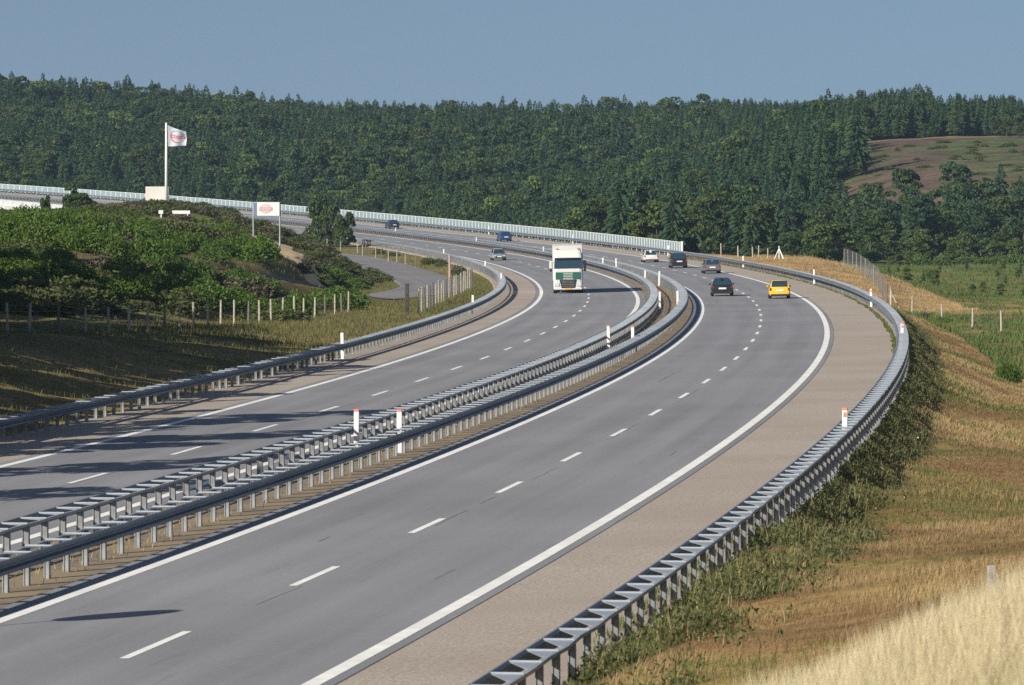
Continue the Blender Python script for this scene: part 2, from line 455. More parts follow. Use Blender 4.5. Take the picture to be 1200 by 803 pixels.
RISE_S = [0, 120, 140, 158, 218, 260, 400, 700]; RISE_Z = [2.4, 2.0, 1.8, 1.2, .25, -.1, -.3, -.2]
ROFF, LOFF = 8.15, -20.9
SIDE = [(-62, 668), (-40, 668), (-29, 660), (-21.8, 641), (-16.5, 590), (-11.6, 530), (-7.6, 470), (-7.0, 440), (-9.0, 414), (-13.5, 392), (-21, 372), (-32, 352), (-48, 336), (-80, 322)]   # centre line of the lane
_sp = np.array(SIDE, float)
_sd = np.concatenate([[0], np.cumsum(np.hypot(*np.diff(_sp, axis=0).T))])
def smooth_line(pts, step=3.0):
    p = np.array(pts, float)
    for _ in range(3):                              # Chaikin corner cutting
        q = [p[0]]
        for a, b in zip(p[:-1], p[1:]): q += [a * .75 + b * .25, a * .25 + b * .75]
        p = np.array(q + [p[-1]])
    return p
SIDE_L = smooth_line(SIDE)
def side_dist(x, y):
    d = np.full(x.shape, 1e9)
    m = (x > -90) & (x < 5) & (y > 300) & (y < 780)
    if m.any():
        xx, yy = x[m], y[m]; best = np.full(xx.shape, 1e9)
        for p in SIDE_L: best = np.minimum(best, np.hypot(xx - p[0], yy - p[1]))
        d[m] = best
    return d

def terrain_z(x, y):
    x = np.asarray(x, float); y = np.asarray(y, float); sh = x.shape
    x = x.ravel(); y = y.ravel()
    s, off = nearest_so(x, y)
    zc = np.interp(s, SS, PZ)
    zn = bil(x, y)
    zn = zn + np.clip((y - 880) / 120, 0, 1) * np.clip((.06 * y - x) / 20, 0, 1) * 9 * (hashnoise(x / 46 + 3, y / 95, 17) - .5) * np.clip((1500 - y) / 250, .25, 1)
    amp = np.clip((y - 20) / 40, 0, 1)
    zn = zn + amp * (.5 * (hashnoise(x / 9, y / 9, 1) - .5) + .22 * (hashnoise(x / 2.6, y / 2.6, 2) - .5)) * np.where(off > 0, .9, 1.3)
    zr = zc + CROSS * np.clip(off, -21, 9) - 0.07
    dR = np.maximum(off - ROFF, 0); dL = np.maximum(LOFF - off, 0)
    d = dR + dL
    rise = np.interp(s, RISE_S, RISE_Z)
    # left verge: a low bank up to the fence, then the natural ground
    t = np.clip(dL / 11.5, 0, 1); t = t * t * (3 - 2 * t)
    bank = zr + rise * t
    k = np.clip((dL - 12.5) / 4.5, 0, 1); k = k * k * (3 - 2 * k)
    left = bank * (1 - k) + np.clip(zn, bank - .6 * (dL - 12), bank + .6 * (dL - 12)) * k
    wig = .12 * (hashnoise(x / 1.9, y / 1.9, 5) - .5)
    right = np.clip(zn, zr - .34 * dR, zr + .42 * dR) + np.where(dR > .5, wig, 0)
    z = np.where(off > -6, right, left + np.where(dL > 1, wig, 0))
    z = np.where(d <= 0, zr - .08, z)
    # under the bridge the valley opens
    inner = (off > LOFF - 3) & (off < ROFF + 3)
    br = s > 700
    z = np.where(br & inner, np.minimum(np.maximum(zn, zr - .55 * (s - 700)), zr - .1), z)
    z = np.where(br & ~inner, np.maximum(np.minimum(z, np.maximum(zn, zr - .55 * (s - 700) - .5 * d)), zn), z)
    # overpass bank beside the camera is not clipped by the road
    z = np.where((y < 45) & (x > -3), np.maximum(z, bil(x, y) + .05 * (hashnoise(x * 1.2, y * 1.2, 8) - .5)), z)
    return z.reshape(sh)

def lane_z(x, y):
    """height of the side lane surface"""
    return terrain_z(x, y)

def ground_tint(x, y):
    """colour of what covers the ground"""
    s, off = nearest_so(x, y)
    n1 = hashnoise(x / 7, y / 7, 3); n2 = hashnoise(x / 2.2, y / 2.2, 4); n3 = hashnoise(x / 23, y / 23, 6)
    C = lambda *c: np.array(c)[None, :]
    dry, brown, olive, green = C(.34, .235, .10), C(.27, .155, .07), C(.20, .16, .055), C(.085, .15, .035)
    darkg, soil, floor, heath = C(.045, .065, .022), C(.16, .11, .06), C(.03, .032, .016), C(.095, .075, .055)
    def mix(a, b, t): t = np.clip(t, 0, 1)[:, None]; return a * (1 - t) + b * t
    base = mix(brown, dry, n1 * 1.3 - .35 + (n2 - .5) * .7)
    base = mix(base, olive, (n3 - .5) * 2.4)
    # weeds just behind the right rail
    base = mix(base, darkg, np.clip(1 - (off - 8.9) / 1.0, 0, 1) * (off > 0) * .7)
    # green field at the right
    fld = (y > 256) & (off > 13.2 + (n2 - .5) * 2) & (x > 20)
    fld = fld & ~((y > 470) & (y < 640) & (x < 42))
    base = np.where(fld[:, None], mix(mix(green, olive, n1 * 1.3 - .1), dry * .8, (n2 * n3) * 2.2 - .75), base)
    mound = (y > 440) & (y < 650) & (off > 8.5) & (x < 43)
    base = np.where(mound[:, None], mix(dry * 1.15, brown * 1.3, n2 * .8), base)
    # left bank and hill
    lf = off < -21
    base = np.where(lf[:, None], mix(mix(olive, soil * 1.1, n1 * 1.3 - .2), green, (n2 - .4) * 1.4), base)
    lv = (off < -20.5) & (off > -35) & (y < 430)
    base = np.where(lv[:, None], mix(mix(olive * .95, dry * .85, n1 * 1.4 - .3), soil, n2 - .3), base)
    # heather slope and forest floor
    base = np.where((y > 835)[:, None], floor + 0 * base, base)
    ht = (x > .0655 * y + 16 * (hashnoise(y / 17, y * 0, 90) - .6) + 6 * (n1 - .5)) & (y > 840)
    base = np.where(ht[:, None], mix(mix(heath, C(.12, .082, .062), n1), C(.085, .10, .04), (hashnoise(x / 9, y / 16, 9) - .35) * 2.4), base)
    base = np.where((ht & (y > 1030))[:, None], mix(C(.22, .16, .09), heath, (1048 - y) / 8), base)
    kn = (y < 70)
    base = np.where(kn[:, None], mix(dry, olive, n1 * .6), base)
    return base

def grid_axis(parts):
    out = []
    for a, b, st in parts: out.append(np.arange(a, b, st))
    return np.concatenate(out)
TX = grid_axis([(-700, -420, 70), (-420, -200, 20), (-200, -84, 5), (-84, 66, 1.1), (66, 200, 4), (200, 420, 20), (420, 701, 70)])
TY = grid_axis([(-60, 10, 10), (10, 45, 1.0), (45, 640, 1.5), (640, 900, 4), (900, 1600, 10), (1600, 3001, 100)])
XX, YY = np.meshgrid(TX, TY)
ZZ = terrain_z(XX, YY)
sdm = side_dist(XX.ravel(), YY.ravel()).reshape(XX.shape)
nx, ny = len(TX), len(TY)
idx = np.arange(nx * ny).reshape(ny, nx)
quads = np.stack([idx[:-1, :-1], idx[:-1, 1:], idx[1:, 1:], idx[1:, :-1]], -1).reshape(-1, 4)
tint = ground_tint(XX.ravel(), YY.ravel())
me = np_mesh('ground', np.stack([XX.ravel(), YY.ravel(), ZZ.ravel()], 1), quads, attrs={'tint': tint}, smooth=True)
ground = link('ground', me, M['ground'])
tag(ground, kind='structure')

# ------------------------------------------------------------------ road surfaces
def strip(name, o0, o1, s0, s1, m, lift=0.0, step=4.0, nlat=1, skirt=False, parent=None, kind='structure'):
    S = np.arange(s0, s1 + step * .5, step)
    offs = list(np.linspace(o0, o1, nlat + 1))
    rows = [P(S, o, lift) for o in offs]
    uv = [np.stack([np.full(len(S), o), S, 0 * S], 1) for o in offs]
    if skirt:
        rows = [P(S, o0 - .12, lift - .3)] + rows + [P(S, o1 + .12, lift - .3)]
        uv = [uv[0]] + uv + [uv[-1]]
    V = np.concatenate(rows); U = np.concatenate(uv)
    n = len(S); q = []
    for k in range(len(rows) - 1):
        a = np.arange(n - 1)
        q.append(np.stack([k * n + a, (k + 1) * n + a, (k + 1) * n + a + 1, k * n + a + 1], 1))
    me = np_mesh(name, V, np.concatenate(q), smooth=False)
    at = me.attributes.new('so', 'FLOAT_VECTOR', 'POINT'); at.data.foreach_set('vector', U.astype(np.float32).ravel())
    o = link(name, me, m, parent)
    if kind: tag(o, kind=kind)
    return o

SEND = 1110
strip('carriageway', -4.72, 4.36, -100, SEND, M['asphalt'], 0.0, nlat=6, skirt=True)
strip('carriageway', -17.15, -8.1, -100, SEND, M['asphalt'], 0.0, nlat=6, skirt=True)
strip('hard_shoulder', 4.36, 8.0, -100, SEND, M['chips'], -0.012, nlat=3, skirt=True)
strip('hard_shoulder', -20.75, -17.15, -100, SEND, M['chips'], -0.012, nlat=3, skirt=True)
strip('median_ground', -8.1, -4.72, -100, SEND, M['gravel'], -0.03, nlat=3, skirt=False)

def wob(n, amp): return (rng.random(n) - .5) * amp
strip('edge_marking', 3.84, 4.14, -100, SEND, M['paint'], 0.005)
strip('edge_marking', -4.13, -3.83, -100, SEND, M['paint'], 0.005)
strip('edge_marking', -8.90, -8.60, -100, SEND, M['paint'], 0.005)
strip('edge_marking', -16.78, -16.49, -100, SEND, M['paint'], 0.005)
def dashes(name, off, phase):
    V, Q = [], []
    for k in range(-6, 74):
        c = phase + 15 * k
        for a, b in ((c - 2.5, c + 2.5),):
            pts = np.concatenate([P([a, c, b], off - .085, .005), P([a, c, b], off + .085, .005)])
            n = len(V) * 6; V.append(pts); Q += [(n, n + 3, n + 4, n + 1), (n + 1, n + 4, n + 5, n + 2)]
    o = link(name, np_mesh(name, np.concatenate(V), Q), M['paint'])
    tag(o, kind='structure')
dashes('lane_marking', 0.0, 0.0)
dashes('lane_marking', -12.65, 51.33)

# tar-sealed joints and stains
def joint(segs):
    V, Q = [], []
    for s0, s1, o_, wd in segs:
        S = np.arange(s0, s1, .5); n = len(S); b0 = len(V) and sum(len(v) for v in V)
        wv = .10 * (hashnoise(S / 1.7, S * 0 + o_, 71) - .5); ww = .6 * wd * (.4 + 1.0 * hashnoise(S / .9, S * 0 + o_, 72))
        a = np.stack([P(s, o_ + w - k, .003) for s, w, k in zip(S, wv, ww)]); c = np.stack([P(s, o_ + w + k, .003) for s, w, k in zip(S, wv, ww)])
        V += [a, c]; i = np.arange(n - 1) + b0
        Q.append(np.stack([i, i + n, i + n + 1, i + 1], 1))
    tag(link('tar_joint', np_mesh('tar_joint', np.concatenate(V), np.concatenate(Q)), M['tar']), kind='structure')
joint([(30, 36, .16, .035), (38, 41.5, .12, .04), (48, 55, .2, .022), (8, 13, .18, .02), (70, 82, .1, .02), (98, 112, .16, .022), (14, 17, 2.6, .03), (60, 63, 2.9, .03), (120, 131, -2.0, .03), (40, 58, -12.5, .025), (86, 104, -12.4, .025), (25, 27, -1.7, .05)])

# side lane on the left
def ribbon(name, line, hw, m, lift=0.05):
    line = np.asarray(line)
    d = np.gradient(line, axis=0); d /= np.hypot(d[:, 0], d[:, 1])[:, None]
    nrm = np.stack([d[:, 1], -d[:, 0]], 1)
    offs = [-hw, -hw * .33, hw * .33, hw]
    zc = terrain_z(line[:, 0], line[:, 1]) + lift
    zc = np.convolve(np.pad(zc, 4, mode='edge'), np.ones(9) / 9, 'valid')
    rows, uv = [], []
    for o in offs:
        p = line + nrm * o
        rows.append(np.column_stack([p, zc + .0])); uv.append(np.column_stack([np.full(len(p), o), np.arange(len(p)) * 3.0, zc * 0]))
    rows = [rows[0] + np.array([0, 0, -.5])] + rows + [rows[-1] + np.array([0, 0, -.5])]; uv = [uv[0]] + uv + [uv[-1]]
    n = len(line); q = []
    for k in range(len(rows) - 1):
        a = np.arange(n - 1); q.append(np.stack([k * n + a, (k + 1) * n + a, (k + 1) * n + a + 1, k * n + a + 1], 1))
    me = np_mesh(name, np.concatenate(rows), np.concatenate(q))
    at = me.attributes.new('so', 'FLOAT_VECTOR', 'POINT'); at.data.foreach_set('vector', np.concatenate(uv).astype(np.float32).ravel())
    return tag(link(name, me, m), kind='structure'), zc
# press the ground down under the lane first
_lane_zc = terrain_z(SIDE_L[:, 0], SIDE_L[:, 1])
_lane_zc = np.convolve(np.pad(_lane_zc, 4, mode='edge'), np.ones(9) / 9, 'valid')
near = sdm < 7
yy_, xx_ = np.where(near)
co = np.stack([XX.ravel(), YY.ravel(), ZZ.ravel()], 1)
for a, b in zip(yy_, xx_):
    i = int(np.argmin((SIDE_L[:, 0] - TX[b]) ** 2 + (SIDE_L[:, 1] - TY[a]) ** 2))
    dd = sdm[a, b]; k = np.clip((6.5 - dd) / 3.0, 0, 1)
    j = a * nx + b
    co[j, 2] = co[j, 2] * (1 - k) + (_lane_zc[i] - .02) * k
ground.data.vertices.foreach_set('co', co.astype(np.float32).ravel())
ground.data.update()
ribbon('side_lane', SIDE_L, 3.2, M['side_asphalt'], 0.16)

# ------------------------------------------------------------------ vegetation prototypes (meshes)
def leaf_quads(C, size, tone, up=0.35, stretch=1.0, rs=rng):
    """random quads at centres C"""
    n = len(C)
    a = rs.normal(size=(n, 3)); a /= np.linalg.norm(a, axis=1)[:, None]
    b = rs.normal(size=(n, 3)); b[:, 2] += up; b -= a * (a * b).sum(1)[:, None]; b /= np.linalg.norm(b, axis=1)[:, None]
    sz = (size * (0.6 + .8 * rs.random(n)))[:, None]
    a, b = a * sz, b * sz * stretch
    V = np.stack([C - a * .5, C - b * .5 + a * .15, C + a * .5, C + b * .6], 1).reshape(-1, 3)
    Q = np.arange(4 * n).reshape(-1, 4)
    return V, Q, np.repeat(tone, 4)

def conifer_mesh(name, H=12.0, rad=2.4, seed=0, bare=0.12):
    rs = np.random.default_rng(seed)
    V, Q, T, n = [], [], [], 0
    lev = int(H * 3.0)
    for i in range(lev):
        f = i / (lev - 1)
        z = H * (bare + (1 - bare) * f)
        r = rad * (1 - f) ** .62 * (.72 + .5 * rs.random()) * min(1, .55 + f * 2.2) + .10
        k = int(7 + 9 * (1 - f))
        tone = rs.random() * .4
        for j in range(k):
            a = rs.random() * 6.283; L = r * (.55 + .6 * rs.random())
            dz = -.22 * L + rs.normal() * .06 + (.25 * L if f > .8 else 0)
            dx, dy = math.cos(a), math.sin(a)
            wd = .15 + .16 * L
            p0 = np.array([0, 0, z]); p2 = np.array([dx * L, dy * L, z + dz]); p1 = (p0 + p2) / 2 + np.array([0, 0, .12 * L])
            sd = np.array([-dy, dx, 0]) * wd; dn = np.array([0, 0, -wd * .65])
            vs = [p0, p1 + sd * .5 + dn * .5, p2, p1 - sd * .5 + dn * .5, p1 + np.array([0, 0, .08]), p1 + dn * 1.4 + sd * .2, p2 + dn * .9]
            V += vs; Q += [(n, n + 1, n + 2, n + 4), (n, n + 4, n + 2, n + 3), (n + 1, n + 5, n + 6, n + 2)]
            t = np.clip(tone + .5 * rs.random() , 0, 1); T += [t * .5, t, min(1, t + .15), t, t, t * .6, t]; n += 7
    V += [np.array([.07, 0, H * .96]), np.array([-.07, .0, H * .96]), np.array([0, .0, H * 1.05]), np.array([0, .07, H * .96])]; Q += [(n, n + 1, n + 2, n + 3)]; T += [.4] * 4
    return np_mesh(name, np.array(V), np.array(Q), attrs={'tone': np.array(T)})

def broad_mesh(name, H=10.0, rad=3.0, seed=0, leaf=.38, blobs=28, per=95, low=.14):
    rs = np.random.default_rng(seed)
    C, T = [], []
    for i in range(blobs):
        th = rs.random() * 6.283; f = rs.random()
        z = H * (low + (1 - low) * f)
        rr = rad * math.sqrt(max(.05, 1 - ((f - .42) / .62) ** 2)) * (.35 + .55 * rs.random())
        c = np.array([rr * math.cos(th), rr * math.sin(th), z]); br = rad * (.26 + .22 * rs.random())
        d = rs.normal(size=(per, 3)); d /= np.linalg.norm(d, axis=1)[:, None]; d[:, 2] = np.abs(d[:, 2]) * .9 - .25
        C.append(c + d * br * (.7 + .4 * rs.random((per, 1)))); T.append(np.clip(rs.random() * .6 + rs.random(per) * .4, 0, 1))
    C = np.concatenate(C); T = np.concatenate(T); C[:, 2] = np.minimum(C[:, 2], H * 1.04)
    V, Q, T = leaf_quads(C, leaf, T, rs=rs)
    return np_mesh(name, V, Q, attrs={'tone': T})

def trunk_mesh(name, H, r, seed=0, limbs=4):
    rs = random.Random(seed); b = MB()
    pts = [Vector((0, 0, -.5))]
    for i in range(1, 6): pts.append(Vector((rs.uniform(-.08, .08) * H * .1, rs.uniform(-.08, .08) * H * .1, H * i / 5)))
    for i in range(5): b.tube(pts[i], pts[i + 1], r * (1 - .18 * i), r * (1 - .18 * (i + 1)), 7)
    for k in range(limbs):
        z = H * rs.uniform(.35, .8); a = rs.uniform(0, 6.28); L = H * rs.uniform(.15, .28)
        b.tube((0, 0, z), (math.cos(a) * L, math.sin(a) * L, z + L * .8), r * .4, r * .12, 5)
    return b.mesh(name)

def shrub_mesh(name, seed=0, n=420, spiky=True, leaf=.16, blobs=9):
    """unit shrub: radius about 1, height about 1"""
    rs = np.random.default_rng(seed)
    C, T, B = [], [], []
    for i in range(blobs):
        th = rs.random() * 6.283; rr = .62 * math.sqrt(rs.random()); h = (.5 + .5 * rs.random()) * (1 - .35 * rr)
        c = np.array([rr * math.cos(th), rr * math.sin(th), h * .5]); k = n // blobs
        d = rs.normal(size=(k, 3)); d /= np.linalg.norm(d, axis=1)[:, None]; d[:, 2] = abs(d[:, 2])
        C.append(c * [1, 1, 0] + d * np.array([.42, .42, h]) * (.72 + .36 * rs.random((k, 1)))); T.append(np.clip(rs.random() * .5 + .5 * rs.random(k), 0, 1))
    C = np.concatenate(C); T = np.concatenate(T)
    V, Q, T = leaf_quads(C, leaf, T, up=2.2 if spiky else .3, stretch=1.9 if spiky else 1.0, rs=rs)
    V[:, 2] = np.maximum(V[:, 2], -.05)
    return np_mesh(name, V, Q, attrs={'tone': T})

ML = {}
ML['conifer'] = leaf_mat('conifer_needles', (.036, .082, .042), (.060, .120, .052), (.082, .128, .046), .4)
ML['broad'] = leaf_mat('broad_leaves', (.050, .094, .030), (.086, .138, .042), (.098, .130, .042), .4)
ML['bright'] = leaf_mat('bright_leaves', (.050, .095, .022), (.13, .19, .045), (.10, .14, .035), .28)
ML['broom'] = leaf_mat('broom_twigs', (.055, .105, .014), (.125, .205, .030), (.085, .145, .022), .35)
ML['heather'] = leaf_mat('dry_shrub', (.060, .052, .034), (.15, .115, .075), (.070, .085, .035), .15)
ML['gorse'] = leaf_mat('grey_green_shrub', (.055, .080, .022), (.13, .145, .048), (.080, .100, .030), .3)

PROTO = {}
def proto(kind, crown, trunk, mk): PROTO.setdefault(kind, []).append((crown, trunk, mk))
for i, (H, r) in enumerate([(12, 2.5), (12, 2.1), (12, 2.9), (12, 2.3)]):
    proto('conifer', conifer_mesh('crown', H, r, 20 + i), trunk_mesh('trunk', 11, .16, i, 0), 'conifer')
for i, (H, r) in enumerate([(9, 2.9), (9, 2.5), (9, 3.3)]):
    proto('broad', broad_mesh('crown', H, r, 40 + i), trunk_mesh('trunk', 7, .2, 10 + i), 'broad')
for i in range(2):
    proto('bright', broad_mesh('crown', 7, 2.3, 60 + i, leaf=.34), trunk_mesh('trunk', 5.4, .14, 20 + i), 'bright')
for i in range(2):
    proto('pine', broad_mesh('crown', 11, 2.5, 70 + i, leaf=.42, blobs=26, per=90, low=.24), trunk_mesh('trunk', 10, .19, 30 + i), 'conifer')
for v in PROTO.values():
    for c, t, mk in v: c.materials.append(ML[mk]); t.materials.append(M['bark'])
SHR = {}
for i in range(3):
    PROTO.setdefault('bushy', []).append((broad_mesh('crown', 4, 2.0, 90 + i, leaf=.26, blobs=26, per=170, low=.02), trunk_mesh('trunk', 3, .12, 40 + i, 5), 'broad'))
for c_, t_, mk_ in PROTO['bushy']: c_.materials.append(ML[mk_]); t_.materials.append(M['bark'])
for kind, mk, sp, lf in (('broom', 'broom', True, .085), ('gorse', 'gorse', True, .13), ('dry', 'heather', True, .12), ('leafy', 'bright', False, .2), ('greyshrub', 'gorse', False, .17)):
    SHR[kind] = []
    for i in range(4):
        m_ = shrub_mesh('foliage', hash(kind) % 1 + i * 13 + len(kind), (3600 if kind == 'broom' else 1600), sp, lf * .62, blobs=16); m_.materials.append(ML[mk]); SHR[kind].append(m_)
_stem = trunk_mesh('stem', .7, .035, 5, 5); _stem.materials.append(M['bark'])

NAMES = {'conifer': 'conifer_tree', 'broad': 'broadleaf_tree', 'bright': 'young_tree', 'pine': 'pine_tree', 'bushy': 'bushy_tree'}
def tree(kind, x, y, scale, label, cat, group, z=None, name=None):
    c, t, mk = random.choice(PROTO[kind])
    z = float(terrain_z(np.array([x]), np.array([y]))[0]) if z is None else z
    o = empty(name or NAMES[kind], (x, y, z), random.uniform(0, 6.28))
    wd = scale * random.uniform(.88, 1.15)
    o.scale = (wd, wd, scale)
    for nm, me_ in (('crown', c), ('trunk', t)):
        p = bpy.data.objects.new(nm, me_); COL.objects.link(p); p.parent = o
    return tag(o, label, cat, group)

SHN = {'broom': ('broom_bush', 'broom bush'), 'gorse': ('gorse_shrub', 'gorse shrub'), 'dry': ('heath_shrub', 'heath shrub'), 'leafy': ('leafy_bush', 'bush'), 'greyshrub': ('grey_shrub', 'low shrub')}
def shrub(kind, x, y, r, h, label, group, z=None, name=None, cat=None):
    name = name or SHN[kind][0]; cat = cat or SHN[kind][1]
    z = float(terrain_z(np.array([x]), np.array([y]))[0]) if z is None else z
    o = empty(name, (x, y, z - .05), random.uniform(0, 6.28)); o.scale = (r, r * random.uniform(.85, 1.15), h)
    for nm, me_ in (('foliage', random.choice(SHR[kind])), ('stem', _stem)):
        p = bpy.data.objects.new(nm, me_); COL.objects.link(p); p.parent = o
    return tag(o, label, cat, group)

# ------------------------------------------------------------------ guard rails
def sweep_mesh(name, prof, s0, s1, step=4.0, wobble=None, closed=True):
    S = np.arange(s0, s1 + step * .5, step); n = len(S); k = len(prof)
    rows = []
    for i, (o, z) in enumerate(prof):
        oo = np.full(n, float(o)); zz = np.full(n, float(z))
        if wobble is not None: oo = oo + wobble(S)
        rows.append(np.stack([P(a, b, c) for a, b, c in zip(S, oo, zz)]))
    V = np.concatenate(rows); a = np.arange(n - 1); q = []
    for i in range(k if closed else k - 1):
        j = (i + 1) % k
        q.append(np.stack([i * n + a, j * n + a, j * n + a + 1, i * n + a + 1], 1))
    e0 = [[i * n for i in range(k)]]; 
    me = np_mesh(name, V, np.concatenate(q))
    return me

def guard_rail(label, ob, orr, s0, s1, pitch, sgn, tri=1.15, pw=.035):
    """ob: offset of the beam face, orr: offset of the rear strap; sgn +1 when the rear is at the right"""
    r = empty('guard_rail', tuple(P((s0 + s1) / 2, ob)))
    inv = Matrix.Translation(-r.location)
    def put(o):
        o.parent = r; o.matrix_parent_inverse = inv; return o
    w_ = .04 * sgn
    prof = [(ob, .49), (ob - w_, .52), (ob - w_, .57), (ob + w_, .61), (ob + w_, .65), (ob - w_, .69), (ob - w_, .75), (ob, .775), (ob + w_ * .8, .775),
            (ob + w_ * 1.9, .74), (ob + w_ * 1.9, .52), (ob + w_, .49)]
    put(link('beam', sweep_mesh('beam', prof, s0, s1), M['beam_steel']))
    h = .02
    ws = lambda S: .03 * np.sin(S * 1.7) * np.sin(S * .23)
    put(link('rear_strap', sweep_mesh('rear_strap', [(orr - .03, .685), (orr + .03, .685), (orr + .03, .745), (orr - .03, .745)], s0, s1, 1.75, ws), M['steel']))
    bk = MB()                                     # triangular bracing plate with an upturned flange, local x = towards the rear strap, y = along the road
    W = abs(orr - ob)
    bk.prism([(.05, 0, .745), (W, 0, .745), (W, -tri, .745)], (0, 0, .012))
    bk.box(.04, W + .02, -.01, .02, .75, .782)
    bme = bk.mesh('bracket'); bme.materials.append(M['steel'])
    pk = MB()
    pk.box(W - .015 - pw, W - .015 + pw, -.05, .05, -.25, .70); pk.box(W - .035 - pw, W - .017 - pw, -.07, .07, -.25, .70); pk.box(W - .013 + pw, W + .005 + pw, -.07, .07, -.25, .70)
    pme = pk.mesh('post'); pme.materials.append(M['steel_dull'])
    S = np.arange(s0 + .9, s1, pitch)
    near = sorted(S, key=lambda v: abs(v + 5 if v > -16 else v + 60))[:100]
    nearset = set(round(float(v), 3) for v in near)
    rest_b, rest_p = [], []
    for s in S:
        p = P(s, ob, 0); hd = heading(s)
        mt = Matrix.Translation(Vector(p)) @ Matrix.Rotation(-hd, 4, 'Z') @ Matrix.Diagonal((sgn, 1, 1, 1))
        if round(float(s), 3) in nearset:
            for nm, me_ in (('bracket', bme), ('post', pme)):
                o = bpy.data.objects.new(nm, me_); COL.objects.link(o); o.parent = r; o.matrix_parent_inverse = inv
                o.location = p; o.rotation_euler = (0, 0, -hd); o.scale = (sgn, 1, 1)
        else:
            rest_b.append(mt); rest_p.append(mt)
    for nm, me_, L in (('bracket', bme, rest_b), ('post', pme, rest_p)):
        if not L: continue
        v0 = np.array([v.co[:] for v in me_.vertices]); V, F = [], []
        v1 = np.c_[v0, np.ones(len(v0))]
        fs = [tuple(p_.vertices) for p_ in me_.polygons]
        for k, mt in enumerate(L):
            V.append((v1 @ np.array(mt).T)[:, :3]); F += [tuple(i + k * len(v0) for i in f) for f in fs]
        m2 = bpy.data.meshes.new(nm); m2.from_pydata(np.concatenate(V).tolist(), [], F); m2.update()
        put(tag(link(nm, m2, me_.materials[0]), kind='stuff'))
    return tag(r, label, 'guard rail')

guard_rail('grey steel guard rail with triangular bracing along the right hard shoulder and grassy slope', 7.70, 8.20, -40, 1108, 1.75, 1)
guard_rail('grey steel guard rail in the median facing the carriageway with the departing cars', -5.00, -5.58, -40, 1108, 1.75, -1, .42)
guard_rail('grey steel guard rail in the median facing the carriageway with the oncoming truck', -7.85, -7.25, -40, 1108, 1.75, 1, .42, .052)
guard_rail('grey steel guard rail with dark shaded face beside the left hard shoulder and bank', -19.72, -20.30, -40, 1108, 1.75, -1, .42)

# ------------------------------------------------------------------ bridge and wind screens
bridge = empty('road_bridge', tuple(P(900, -6, -2)))
tag(bridge, 'long pale concrete bridge carrying the motorway over the wooded valley', 'bridge')
binv = Matrix.Translation(-bridge.location)
def bput(o): o.parent = bridge; o.matrix_parent_inverse = binv; return o
bput(link('deck', sweep_mesh('deck', [(-22.6, -.06), (-20.9, -.06), (-20.9, -.35), (8.6, -.35), (8.6, -.06), (10.0, -.06), (10.0, -.75), (7, -1.2), (3, -2.4), (-16, -2.4), (-20, -1.2), (-22.6, -.75)], 690, 1112, 6), M['concrete']))
for s in (760, 840, 920, 1000, 1080):
    for o_ in (-14, 1):
        b = MB(); p = P(s, o_, -2.4)
        b.box(p[0] - 1.2, p[0] + 1.2, p[1] - .9, p[1] + .9, -18, p[2] + .1, ch=.25)
        bput(b.build('pier', M['concrete']))

def screen(label, off, s0, s1, h0, h1, pitch, panel_m, post_w=.10, rails=(0.0, 1.0), name='wind_screen', cat='wind screen', first='near'):
    r = empty(name, tuple(P((s0 + s1) / 2, off))); inv = Matrix.Translation(-r.location)
    S = np.arange(s0, s1 + .1, pitch); panels, posts = [], []
    def put(o): o.parent = r; o.matrix_parent_inverse = inv; return o
    pm = MB(); pm.box(-post_w / 2, post_w / 2, -.06, .06, -.1, h1 + .03); pme = pm.mesh('post'); pme.materials.append(M['white_metal'])
    rest = MB(); restp = MB()
    for i, s in enumerate(S):
        if i < 100:
            o = bpy.data.objects.new('post', pme); COL.objects.link(o); o.parent = r; o.matrix_parent_inverse = inv
            o.location = P(s, off); o.rotation_euler = (0, 0, -heading(s))
        else:
            p = P(s, off); rest.box(p[0] - post_w / 2, p[0] + post_w / 2, p[1] - .06, p[1] + .06, p[2] - .1, p[2] + h1 + .03)
        if i < len(S) - 1:
            a, b_ = P(s + .06, off), P(S[i + 1] - .06, off)
            tgt = MB() if i < 100 else restp
            d = Vector((b_ - a)).normalized(); n = Vector((d.y, -d.x, 0)) * .012
            tgt.prism([a + [0, 0, h0], b_ + [0, 0, h0], b_ + [0, 0, h1], a + [0, 0, h1]], n)
            if i < 100: put(tgt.build('panel', panel_m))
    if rest.v: put(tag(rest.build('post', M['white_metal']), kind='stuff'))
    if restp.v: put(tag(restp.build('panel', panel_m), kind='stuff'))
    for f in rails:
        z = h0 + (h1 - h0) * f
        put(link('top_rail' if f > .5 else 'bottom_rail', sweep_mesh('rail', [(off - .05, z - .03), (off + .05, z - .03), (off + .05, z + .04), (off - .05, z + .04)], s0, s1, 5), M['white_metal']))
    return tag(r, label, cat)
screen('pale translucent screen with white posts on the far side of the bridge', 8.95, 519, 1108, .25, 1.72, 2.5, M['glass_pane'])
screen('low white panelled parapet on the near edge of the bridge at the far left', -21.6, 700, 1108, -.02, 1.05, 3.0, M['parapet'], name='bridge_parapet', cat='parapet', post_w=.12)
# tall end post of the screen
b = MB(); p = P(519, 8.95); b.box(p[0] - .13, p[0] + .13, p[1] - .13, p[1] + .13, p[2] - .3, p[2] + 1.85)
# (belongs to the screen)
scr = [o for o in COL.objects if o.name == 'wind_screen'][0]
o = b.build('end_post', M['white_metal'], scr); o.matrix_parent_inverse = Matrix.Translation(-scr.location)

